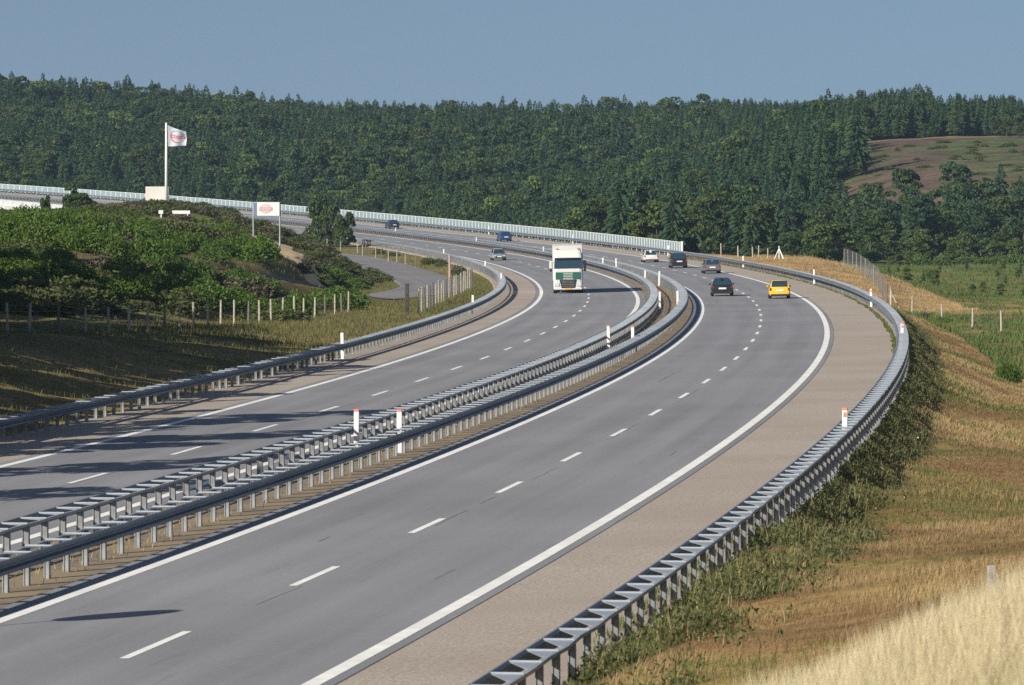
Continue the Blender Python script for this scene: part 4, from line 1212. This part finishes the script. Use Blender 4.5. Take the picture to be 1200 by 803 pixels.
# B. valley woods behind the screen
def fB(x, y):
    s, o = nearest_so([x], [y])
    if o[0] < 14: return
    k = random.choice(['conifer', 'conifer', 'broad', 'pine', 'bright']) if y < 850 else random.choice(['conifer', 'conifer', 'conifer', 'broad'])
    cand.append((2, k, x, y, rnd(.8, 1.15), 'valley'))
poisson(lambda y: max(-.02 * y, 10), lambda y: .053 * y, 700, 850, 7.5, fB)
far = []
def fC(x, y):
    s, o = nearest_so([x], [y])
    if o[0] < 16: return
    if x > heather_edge(y) + 16 * (hashnoise(np.array([y / 17.]), np.array([y * 0.]), 90)[0] - .6) + 6 * (hashnoise(np.array([x / 7]), np.array([y / 7]), 3)[0] - .5) and 850 < y < 1072: return
    n = hashnoise(np.array([x / 38.]), np.array([y / 60.]), 12)[0]
    ridge = y > 1280 or x > 60
    k = 'conifer' if rnd(0, 1) < ((.9 if x > 60 else .8) if ridge else float(np.clip(.25 + 2.6 * (n - .38), .12, .9))) else random.choice(['broad', 'broad', 'bright', 'pine', 'pine'])
    sc_ = rnd(.66, 1.08) * (1.22 if k in ('broad',) else 1.0) * (1.5 if k == 'bright' else 1)
    if rnd(0, 1) < .07: sc_ *= rnd(1.05, 1.2)
    sc_ *= .76 + .36 * hashnoise(np.array([x / 17.]), np.array([y / 22.]), 14)[0]
    if x > 60 and y > 1070: sc_ = rnd(.72, 1.0) * (1.05 if k == 'conifer' else 1.0)
    if x > .087 * y and y > 1070: sc_ *= .8
    far.append((k, x, y, sc_))
poisson(lambda y: -.122 * y, lambda y: .122 * y, 850, 1420, 4.1, fC)
far.sort(key=lambda t: t[2])
near_n = max(0, 292 - len(cand))
for k, x, y, s_ in far[:near_n]: cand.append((1, k, x, y, s_, 'slope'))
far = far[near_n:]
LBL = {
    ('conifer', 'right'): ('dark conifer in the belt of trees beyond the green field', 'tree', 'dark conifers beyond the green field'),
    ('pine', 'right'): ('dark bushy pine in the belt of trees beyond the green field', 'tree', 'dark pines beyond the green field'),
    ('broad', 'right'): ('rounded green tree in the belt beyond the green field', 'tree', 'rounded trees beyond the green field'),
    ('bright', 'right'): ('light green young tree at the far edge of the green field', 'tree', 'young trees at the far edge of the field'),
    ('conifer', 'valley'): ('dark conifer in the valley just behind the bridge screen', 'tree', 'conifers behind the bridge screen'),
    ('pine', 'valley'): ('bushy pine in the valley just behind the bridge screen', 'tree', 'pines behind the bridge screen'),
    ('broad', 'valley'): ('rounded green tree in the valley just behind the bridge screen', 'tree', 'rounded trees behind the bridge screen'),
    ('bright', 'valley'): ('light green tree in the valley just behind the bridge screen', 'tree', 'light green trees behind the bridge screen'),
    ('conifer', 'slope'): ('dark conifer in the lowest rows of the forested slope', 'tree', 'conifers at the foot of the forested slope'),
    ('pine', 'slope'): ('bushy pine in the lowest rows of the forested slope', 'tree', 'pines at the foot of the forested slope'),
    ('broad', 'slope'): ('rounded green tree in the lowest rows of the forested slope', 'tree', 'rounded trees at the foot of the forested slope'),
    ('bright', 'slope'): ('light green tree in the lowest rows of the forested slope', 'tree', 'light green trees at the foot of the forested slope')}
zs = terrain_z(np.array([c[2] for c in cand]), np.array([c[3] for c in cand]))
for c, z in zip(cand, zs):
    tree(c[1], c[2], c[3], c[4], *LBL[(c[1], c[5])], z=float(z) - .2)

# the rest of the forest: one object, tree crowns scattered by geometry nodes on its points
def forest(pts):
    kinds = [('conifer', i) for i in range(4)] + [('broad', i) for i in range(3)] + [('bright', 0), ('pine', 0)]
    X = np.array([p[1] for p in pts]); Y = np.array([p[2] for p in pts]); Z = terrain_z(X, Y) - .2
    me = bpy.data.meshes.new('forest'); me.vertices.add(len(X)); me.vertices.foreach_set('co', np.stack([X, Y, Z], 1).astype(np.float32).ravel())
    ki = []
    for p in pts:
        c_ = [i for i, k in enumerate(kinds) if k[0] == p[0]]; ki.append(random.choice(c_))
    a = me.attributes.new('pick', 'INT', 'POINT'); a.data.foreach_set('value', np.array(ki, np.int32))
    a = me.attributes.new('size', 'FLOAT', 'POINT'); a.data.foreach_set('value', np.array([p[3] for p in pts], np.float32))
    a = me.attributes.new('turn', 'FLOAT_VECTOR', 'POINT')
    a.data.foreach_set('vector', np.stack([rng.normal(size=len(X)) * .02, rng.normal(size=len(X)) * .02, rng.random(len(X)) * 6.28], 1).astype(np.float32).ravel())
    o = bpy.data.objects.new('forest', me); COL.objects.link(o)
    ng = bpy.data.node_groups.new('scatter_trees', 'GeometryNodeTree')
    ng.interface.new_socket('Geometry', in_out='INPUT', socket_type='NodeSocketGeometry'); ng.interface.new_socket('Geometry', in_out='OUTPUT', socket_type='NodeSocketGeometry')
    N = ng.nodes; gi = N.new('NodeGroupInput'); go = N.new('NodeGroupOutput')
    iop = N.new('GeometryNodeInstanceOnPoints'); g2i = N.new('GeometryNodeGeometryToInstance')
    for k, i in reversed(kinds):
        src = [q for q in COL.objects if q.type == 'MESH' and q.data == PROTO[k][i][0]]
        oi = N.new('GeometryNodeObjectInfo'); oi.transform_space = 'ORIGINAL'; oi.inputs['Object'].default_value = src[0]
        tn = N.new('GeometryNodeGeometryToInstance'); ng.links.new(oi.outputs['Geometry'], tn.inputs[0]); ng.links.new(tn.outputs[0], g2i.inputs[0])
    # join the instances in order
    jg = N.new('GeometryNodeJoinGeometry'); 
    for nd in [n_ for n_ in N if n_.bl_idname == 'GeometryNodeGeometryToInstance' and n_ != g2i]: ng.links.new(nd.outputs[0], jg.inputs[0])
    N.remove(g2i)
    def named(nm, tp):
        nn = N.new('GeometryNodeInputNamedAttribute'); nn.data_type = tp; nn.inputs['Name'].default_value = nm; return nn
    ng.links.new(gi.outputs[0], iop.inputs['Points']); ng.links.new(jg.outputs[0], iop.inputs['Instance']); iop.inputs['Pick Instance'].default_value = True
    ng.links.new(named('pick', 'INT').outputs['Attribute'], iop.inputs['Instance Index'])
    ng.links.new(named('turn', 'FLOAT_VECTOR').outputs['Attribute'], iop.inputs['Rotation'])
    ng.links.new(named('size', 'FLOAT').outputs['Attribute'], iop.inputs['Scale'])
    ng.links.new(iop.outputs[0], go.inputs[0])
    md = o.modifiers.new('scatter', 'NODES'); md.node_group = ng
    tag(o, 'dense dark green mixed forest covering the hill up to the skyline', 'forest', kind='stuff')
forest(far)

# trees outside the left edge that shade the bank and the road
SHADE = [(-23.5, 130, 1.1), (-25.5, 143, 1.25), (-25.5, 158, 1.25), (-20.5, 120, .9)]
yy = 146.0
while yy < 330:
    s_ = .56 if yy < 175 else (.76 if yy < 198 else 1.05)
    SHADE.append((-.111 * yy - rnd(3.2, 4.4), yy, s_ * rnd(.85, 1.15)))
    if rnd(0, 1) < .9: SHADE.append((-.111 * yy - rnd(8, 11), yy + rnd(-2, 2), s_ * rnd(1.1, 1.4)))
    if rnd(0, 1) < .9 and yy > 190: SHADE.append((-.111 * yy - rnd(14, 18), yy + rnd(-3, 3), s_ * rnd(1.2, 1.5)))
    yy += rnd(3.8, 6.0) if yy < 270 else 14
for x, y, s_ in SHADE:
    tree(random.choice(['conifer', 'pine', 'pine']), x, y, s_, 'tall tree on the bank left of the picture casting long shadows over the road', 'tree', 'trees beyond the left edge')

# single trees and bushes that stand out
def at(u, v_top, D, kind, label, base=None, w=1.0, name=None, cat='tree'):
    q = pix(u, v_top, D); z = tz(q.x, D); h = q.z - z
    Hs = {'conifer': 12.6, 'broad': 9.2, 'bright': 7.2, 'pine': 11.2}[kind]
    o = tree(kind, q.x, D, max(h, .6) / Hs, label, cat, None, z=z, name=name); o.scale.x *= w; o.scale.y *= w; return o
def bush_at(u, v_top, D, kind, r, label, name='bush'):
    q = pix(u, v_top, D); z = tz(q.x, D); h = max(.5, q.z - z) / 4.0; o = tree('bushy', q.x, D, h, label, 'bush', None, z=z, name=name); o.scale = (r / 2, r / 2, h); return o
bush_at(373, 232, 704, 'leafy', 2.2, 'tall rounded green bush between the notice board and the bridge start')
bush_at(388, 244, 702, 'greyshrub', 1.5, 'dark bush tucked against the right side of the tall rounded one')
bush_at(404, 251, 700, 'greyshrub', 1.7, 'low dark bush at the bridge start, right of the tall rounded one')
for i in range(26):
    y = rnd(735, 772); x = (.083 + .036 * i / 26) * y + rnd(-1, 1)
    shrub('leafy', x, y, rnd(1.2, 2.2), rnd(1.2, 2.6), 'light green bush along the far edge of the green field', 'bushes along the far edge of the field')
bush_at(84, 219, 590, 'greyshrub', 1.3, 'dark pointed bush in front of the white bridge parapet')
bush_at(97, 228, 586, 'greyshrub', 1.5, 'rounded dark bush beside the pointed one before the parapet')
bush_at(53, 231, 600, 'greyshrub', .8, 'small dark bush against the white parapet at the far left')
at(28, 200, 1160, 'broad', 'pale rounded tree above the far left end of the bridge', w=1.4)
at(984, 262, 742, 'bright', 'yellowish rounded tree at the left end of the mesh fence', w=1.5)
at(958, 264, 738, 'bright', 'light green bush above the dry grass mound, left one', w=1.3)
at(1020, 258, 752, 'broad', 'dark rounded tree right behind the mesh fence', w=1.2)

# ------------------------------------------------------------------ shrubs of the left hill
cnt = 0
PATHW = smooth_line([(pix(u, v, D_).x, D_) for u, v, D_ in ((316, 276, 462), (325, 283, 452), (345, 296, 437), (362, 308, 424), (380, 322, 410), (398, 334, 400))])
sh_pts = []
tries = 0
while len(sh_pts) < 420 and tries < 20000:
    tries += 1
    y = 258 + (600 - 258) * random.random() ** 1.15
    x = rnd(-.112 * y, -.028 * y)
    s, o = nearest_so([x], [y])
    if o[0] > -31: continue
    if side_dist(np.array([x]), np.array([y]))[0] < (6.5 if y < 470 and x > -24 else 4.4): continue
    z = tz(x, y)
    if y < 288 or (y < 310 and z < -.35): continue
    if any(abs(x - q_[0]) < 3.0 and q_[1] - 22 < y < q_[1] + 4 for q_ in PATHW): continue
    if any(abs(x - c_[0] * y / c_[1]) < 2.2 and c_[1] - 34 < y < c_[1] + 3 for c_ in CLEAR): continue
    if y > 470 and hashnoise(np.array([x / 8]), np.array([y / 10]), 21)[0] < .3: continue
    if any((a[0] - x) ** 2 + ((a[1] - y) * .45) ** 2 < 1.7 for a in sh_pts): continue
    sh_pts.append((x, y, z))
for x, y, z in sh_pts:
    u = 600 + 5658.94 * x / y
    edge = hashnoise(np.array([x / 6]), np.array([y / 9]), 33)[0]
    if y > 455 or (y < 335 and edge < .55): k = 'gorse' if (edge > .4 or y < 400) else 'dry'
    elif edge > .38: k = 'broom'
    else: k = random.choice(['gorse', 'broom', 'dry'])
    r_ = rnd(1.5, 2.9) * (1.0 if y < 430 else .9); h_ = rnd(1.1, 2.3) * (1.0 if y < 430 else .75) * (1 if k == 'broom' else .7)
    lab = {'broom': ('bright green broom bush on the hill left of the road', 'green broom bushes on the left hill'),
           'gorse': ('dull green bush on the hill left of the road', 'dull green bushes on the left hill'),
           'dry': ('brownish dry bush on the hill left of the road', 'brownish bushes on the left hill')}[k]
    shrub(k, x, y, r_, h_, lab[0], lab[1], z)
# shrubs beside and beyond the lane
for i in range(62):
    for _ in range(60):
        y = rnd(400, 716); x = rnd(-.055 * y, -.004 * y); s, o = nearest_so([x], [y])
        dd = side_dist(np.array([x]), np.array([y]))[0]
        if o[0] < -22.3 and 4.4 < dd < 16 and not (y < 460 and dd < 7) and o[0] > -60: break
    else: continue
    k = random.choice(['greyshrub', 'dry', 'gorse', 'dry'])
    shrub(k, x, y, rnd(.7, 1.5), rnd(.6, 1.15), {'greyshrub': 'grey green low shrub beside the small lane', 'dry': 'brown heathery shrub beside the small lane', 'gorse': 'dark spiky shrub beside the small lane'}[k],
          {'greyshrub': 'grey green shrubs by the lane', 'dry': 'brown shrubs by the lane', 'gorse': 'dark shrubs by the lane'}[k])
# right side singles
q = pix(1180, 470, 246); shrub('broom', q.x, 246, .78, 1.35, 'round dark green bush on the brown slope at the right edge', None, name='round_bush', cat='bush')
q = pix(1106, 390, 392); shrub('broom', q.x, 392, 1.0, .9, 'low green bush at the foot of the brown slope near the fence', None, name='low_bush', cat='bush')
q = pix(1083, 365, 412); shrub('dry', q.x, 412, .9, .7, 'small dark shrub on the slope below the second pale fence post', None, name='small_bush', cat='bush')
q = pix(1010, 336, 470); shrub('gorse', q.x, 470, 1.0, .7, 'dark green patch of bush at the foot of the dry grass mound', None, name='small_bush', cat='bush')
# saplings in the field
for r_ in range(9):
    y = 500 + r_ * 33 + rnd(-6, 6)
    for c_ in range(11):
        x = 44 + c_ * (3.2 + r_ * .35) + rnd(-1.2, 1.2)
        if not (.078 * y < x < .116 * y) or rnd(0, 1) < .25: continue
        if x / y < .0805 and y < 600: continue
        k = random.choice(['bright', 'bright', 'bright', 'conifer'])
        tree(k, x, y, rnd(.13, .28) * (1 if k == 'bright' else .55), {'bright': 'small leafy sapling planted in the green field', 'conifer': 'small dark conifer sapling planted in the green field'}[k], 'sapling',
             {'bright': 'leafy saplings in the green field', 'conifer': 'conifer saplings in the green field'}[k], name='sapling')
# scattered bushes on the heather slope and in front of the skyline conifers
for i in range(74):
    y = rnd(1035, 1068) if i < 13 else rnd(900, 1020); x = rnd(.069 * y, .115 * y)
    if i < 13:
        tree('broad', x, y, rnd(.32, .62), 'rounded green bushy tree before the skyline conifers above the heather slope', 'tree', 'bushy trees on top of the heather slope', name='bushy_tree')
    else:
        shrub(random.choice(['gorse', 'leafy', 'greyshrub', 'gorse']), x, y, rnd(.7, 2.0), rnd(.4, 1.0), 'green bush scattered on the brown heather slope', 'bushes on the heather slope')

# ------------------------------------------------------------------ grass, weeds
G_DRY = leaf_mat('dry_grass', (.20, .145, .065), (.50, .40, .20), (.42, .31, .15), .25, .7)
G_PALE = leaf_mat('pale_grass', (.34, .29, .15), (.70, .62, .43), (.64, .56, .36), .3, .7)
G_GREEN = leaf_mat('green_grass', (.06, .085, .018), (.17, .19, .05), (.11, .135, .035), .3, .7)
G_WEED = leaf_mat('weeds', (.050, .068, .022), (.17, .18, .07), (.10, .115, .04), .35, .7)
def blades(name, X, Y, H, Wd, tone, m, label, lean=.35, Z=None, parent=None):
    n = len(X); Z = terrain_z(X, Y) if Z is None else Z
    a = rng.random(n) * 6.283; l = lean * H * (.3 + rng.random(n)); wa = rng.random(n) * 6.283
    wdir = .35 * H * lean
    tx, ty = X + np.cos(a) * l + wdir, Y + np.sin(a) * l + wdir * .5
    bx_, by_ = np.cos(wa) * Wd / 2, np.sin(wa) * Wd / 2
    B = np.stack([X, Y, Z - .03], 1); T = np.stack([tx, ty, Z + H], 1); Mi = B * .45 + T * .55; Mi[:, 0] -= (tx - X) * .18; Mi[:, 1] -= (ty - Y) * .18
    wv = np.stack([bx_, by_, 0 * bx_], 1)
    V = np.stack([B - wv, B + wv, Mi + wv * .8, T, Mi - wv * .8], 1).reshape(-1, 3)
    i = np.arange(n) * 5
    q = np.stack([i, i + 1, i + 2, i + 4], 1); t = np.stack([i + 4, i + 2, i + 3], 1)
    tn = np.repeat(np.clip(tone, 0, 1), 5)
    o = link(name, np_mesh(name, V, q, t, attrs={'tone': tn}), m, parent)
    return tag(o, label, 'grass', kind='stuff')
def so_pts(n, s0, s1, o0, o1, pw=1.0):
    s = s0 + (s1 - s0) * rng.random(n) ** pw; o = o0 + (o1 - o0) * rng.random(n); p = P(s, o); return p[:, 0], p[:, 1], s, o
# near pale grass
n = 300000
X = rng.uniform(-1.5, 8, n); Y = 17 + 33 * rng.random(n)
keep = (X > .035 * Y) & (X < .16 * Y); X, Y = X[keep], Y[keep]
pt = hashnoise(X * 1.3, Y * .9, 51)
blades('pale_grass', X, Y, .18 + .40 * rng.random(len(X)) * (.5 + .9 * pt), .0035 + .004 * rng.random(len(X)), .25 * rng.random(len(X)) + .9 * pt, G_PALE, 'tall pale dry grass close to the camera at the lower right')
k = rng.random(len(X)) < .25
blades('green_grass', X[k], Y[k], .12 + .15 * rng.random(k.sum()), .009, rng.random(k.sum()), G_GREEN, 'short green blades among the pale grass at the lower right')
# right slope
G_SLOPE = leaf_mat('slope_grass', (.19, .105, .055), (.50, .385, .19), (.32, .215, .105), .3, .7)
X, Y, s_, o_ = so_pts(620000, -30, 345, 8.6, 24, 1.35)
o2 = 8.6 + 15.4 * rng.random(len(X)) ** 1.25; pp = P(s_, o2); X, Y, o_ = pp[:, 0], pp[:, 1], o2
k = (X < .118 * Y) & (Y > 60) & ~((Y > 256) & (o_ > 13.4)); X, Y, o_ = X[k], Y[k], o_[k]
xa, ya = X * .8 + Y * .3, Y * .3 - X * .5
pt = .4 * hashnoise(xa / 2.0, ya / 2.4, 52) + .3 * hashnoise(xa / .7, ya / .8, 62) + .3 * hashnoise(xa / 5, ya / 6, 63)
p3 = .6 * hashnoise(xa / 3.7 + 9, ya / 4.4, 64) + .4 * hashnoise(xa / .9, ya / 1.1, 65)
r1 = rng.random(len(X)); gr = r1 < np.clip(3.0 * (p3 - .52), .04, .85)
Wd_ = .00011 * Y * (.6 + .8 * rng.random(len(X))); Hb = .05 + (.04 + .20 * np.clip(pt * 2 - .75, 0, 1)) * rng.random(len(X)) + .02 * (rng.random(len(X)) < .02)
k = ~gr
blades('dry_grass', X[k], Y[k], Hb[k], Wd_[k], 2.1 * (pt[k] - .42) + .35 * rng.random(k.sum()), G_SLOPE, 'dry golden brown grass covering the slope right of the road', lean=.5)
k = gr
blades('green_grass', X[k], Y[k], Hb[k] * 1.1, Wd_[k] * 1.2, .2 + .8 * rng.random(k.sum()), G_GREEN, 'patches of green grass on the slope right of the road')
# weeds behind the right rail
n = 110000
X, Y, s_, o_ = so_pts(n, -40, 290, 8.3, 11.4, 1.3)
dens = hashnoise(X / 1.3, Y / 2.2, 54); k = rng.random(n) < np.clip(2.1 * dens - .6, .03, 1) * np.clip(1.2 - (o_ - 8.3) / (1.5 + .8 * (Y < 110)), .02, 1)
X, Y, o_, dens = X[k], Y[k], o_[k], dens[k]; n = len(X)
Hh = (.12 + .5 * rng.random(n) ** 1.5) * (.5 + .7 * dens) * np.clip((o_ - 7.9) / .8, .45, 1) * np.clip(1.3 - (o_ - 8.3) / 3, .4, 1)
zz_ = terrain_z(X, Y)
hf = rng.random(n) ** .8
Cw = np.stack([X + rng.normal(size=n) * .05, Y + rng.normal(size=n) * .05, zz_ + Hh * hf], 1)
Cw = np.repeat(Cw, 4, 0) + rng.normal(size=(4 * n, 3)) * np.array([.06, .06, .05])
tw = np.repeat(np.clip(.15 + .75 * (hashnoise(X / .8, Y / 1.1, 55) - .2) + .3 * (rng.random(n) - .3) + .25 * hf, 0, 1), 4)
Vw, Qw, Tw = leaf_quads(Cw, .040, tw, up=1.8, stretch=2.3)
tag(link('tall_weeds', np_mesh('tall_weeds', Vw, Qw, attrs={'tone': Tw}), G_WEED), 'dark green leafy weeds growing thickly behind the right guard rail', 'weeds', kind='stuff')
blades('weed_stems', X, Y, Hh, .02, rng.random(n) * .7, G_WEED, 'green stems among the weeds behind the right guard rail', lean=.4)
kf = rng.random(n) < .0025
Vf, Qf, Tf = leaf_quads(np.stack([X[kf], Y[kf], zz_[kf] + Hh[kf] + .05], 1), .045, np.ones(kf.sum()))
tag(link('wild_flowers', np_mesh('wild_flowers', Vf, Qf, attrs={'tone': Tf}), mat('white_petals', (.7, .7, .68), .7)), 'tiny white flower heads scattered through the weeds by the right rail', 'flowers', kind='stuff')
k = rng.random(n) < .35
blades('dry_stalks', X[k], Y[k], Hh[k] * 1.15, .016, rng.random(k.sum()), G_DRY, 'dry stalks standing among the weeds behind the right guard rail', lean=.3)
# little green fringe on the road edge by the rails
X, Y, s_, o_ = so_pts(26000, 0, 520, 7.30, 7.68, 1.0)
k = (rng.random(len(X)) < hashnoise(s_ / 4.3, o_ * 3, 56) * .9 + .05) & (o_ > 7.33 + .25 * hashnoise(s_ / 2.1, s_ * 0, 66))
blades('grass_fringe', X[k], Y[k], .05 + .12 * rng.random(k.sum()), .03, rng.random(k.sum()), G_GREEN, 'thin fringe of grass along the foot of the right guard rail', Z=P(s_[k], o_[k], 0)[:, 2])
X, Y, s_, o_ = so_pts(9000, 0, 400, -7.9, -5.2, 1.3)
k = rng.random(len(X)) < hashnoise(X / 2, Y / 4, 57) * .9
blades('median_grass', X[k], Y[k], .04 + .14 * rng.random(k.sum()), .02, rng.random(k.sum()), G_DRY, 'sparse yellow grass on the gravel of the median', Z=P(s_[k], o_[k], -.03)[:, 2])
# left bank
X, Y, s_, o_ = so_pts(120000, 60, 420, -36, -20.9, 1.0)
pt = hashnoise(X / 3.4, Y / 5.0, 58); k = rng.random(len(X)) < .3 + .8 * pt
sd_ = side_dist(X, Y); k &= sd_ > 3.3
blades('bank_grass', X[k], Y[k], .06 + .22 * rng.random(k.sum()), .022, .2 + .5 * pt[k] + .3 * rng.random(k.sum()), leaf_mat('bank_grass', (.06, .075, .02), (.22, .20, .07), (.12, .15, .045), .25), 'coarse green and yellow grass on the shaded left bank')
# left hill and lane verge ground cover
n = 120000
Y = 255 + 470 * rng.random(n) ** 1.2; X = rng.uniform(-.112, -.002, n) * Y
ss_, oo_ = nearest_so(X, Y); pt = hashnoise(X / 4, Y / 6, 59)
k = (oo_ < -21.2) & (side_dist(X, Y) > 3.6) & (np.abs(X - np.interp(Y, PATHW[::-1, 1], PATHW[::-1, 0])) > 2.3 * ((Y > 398) & (Y < 464))) & (rng.random(n) < .35 + .7 * pt)
blades('hill_grass', X[k], Y[k], .08 + .28 * rng.random(k.sum()), .035, .15 + .6 * pt[k] + .3 * rng.random(k.sum()), leaf_mat('hill_grass', (.045, .052, .018), (.19, .165, .07), (.10, .11, .035), .2), 'rough olive and brown undergrowth on the left hill')
# field and mound on the right
n = 100000
Y = 256 + 524 * rng.random(n); X = rng.uniform(.05, .115, n) * Y
ss_, oo_ = nearest_so(X, Y); pt = hashnoise(X / 2.3, Y / 9, 60)
mound = (Y > 435) & (Y < 660) & (X < 43) & (oo_ > 8.6)
k = mound
blades('mound_grass', X[k], Y[k], (.06 + .26 * rng.random(k.sum())), .035, .3 + .5 * rng.random(k.sum()), G_DRY, 'golden dry grass on the mound by the end of the bridge screen')
k = (~mound) & (oo_ > 13.3) & (rng.random(n) < pt * 1.2)
blades('field_grass', X[k], Y[k], .12 + .28 * rng.random(k.sum()), .07, .7 * pt[k] + .3 * rng.random(k.sum()), leaf_mat('field_grass', (.04, .085, .018), (.12, .18, .045), (.09, .12, .03), .25), 'lush green growth in rows on the field at the right')
# sandy path over the hill
pl = [(pix(u, v, D_).x, D_) for u, v, D_ in ((312, 272, 470), (325, 283, 452), (345, 296, 437), (362, 308, 424), (380, 322, 410), (398, 334, 400))]
pl = smooth_line(pl); zc = terrain_z(pl[:, 0], pl[:, 1]) + .10
rows = [np.column_stack([pl[:, 0] + o_ + .2 * np.sin(np.arange(len(pl)) * 1.1 + o_ * 3), pl[:, 1], terrain_z(pl[:, 0] + o_, pl[:, 1]) + .10]) for o_ in (-1.9, -.7, .6, 1.6)]
nn = len(pl); a_ = np.arange(nn - 1); qd = np.concatenate([np.stack([k * nn + a_, (k + 1) * nn + a_, (k + 1) * nn + a_ + 1, k * nn + a_ + 1], 1) for k in range(3)])
tag(link('sandy_path', np_mesh('sandy_path', np.concatenate(rows), qd, smooth=True), M['sand']), kind='structure')

# ------------------------------------------------------------------ air
hb = MB(); hb.box(-705, 705, -66, 3006, -20, 62)
hm = bpy.data.materials.new('haze'); hm.use_nodes = True; hn = hm.node_tree; hn.nodes.clear()
ho = hn.nodes.new('ShaderNodeOutputMaterial'); hv = hn.nodes.new('ShaderNodeVolumePrincipled')
hv.inputs['Color'].default_value = (.50, .70, .92, 1); hv.inputs['Density'].default_value = .000095; hv.inputs['Anisotropy'].default_value = .2
hn.links.new(hv.outputs[0], ho.inputs['Volume'])
hz = hb.build('haze', hm); tag(hz, kind='stuff')
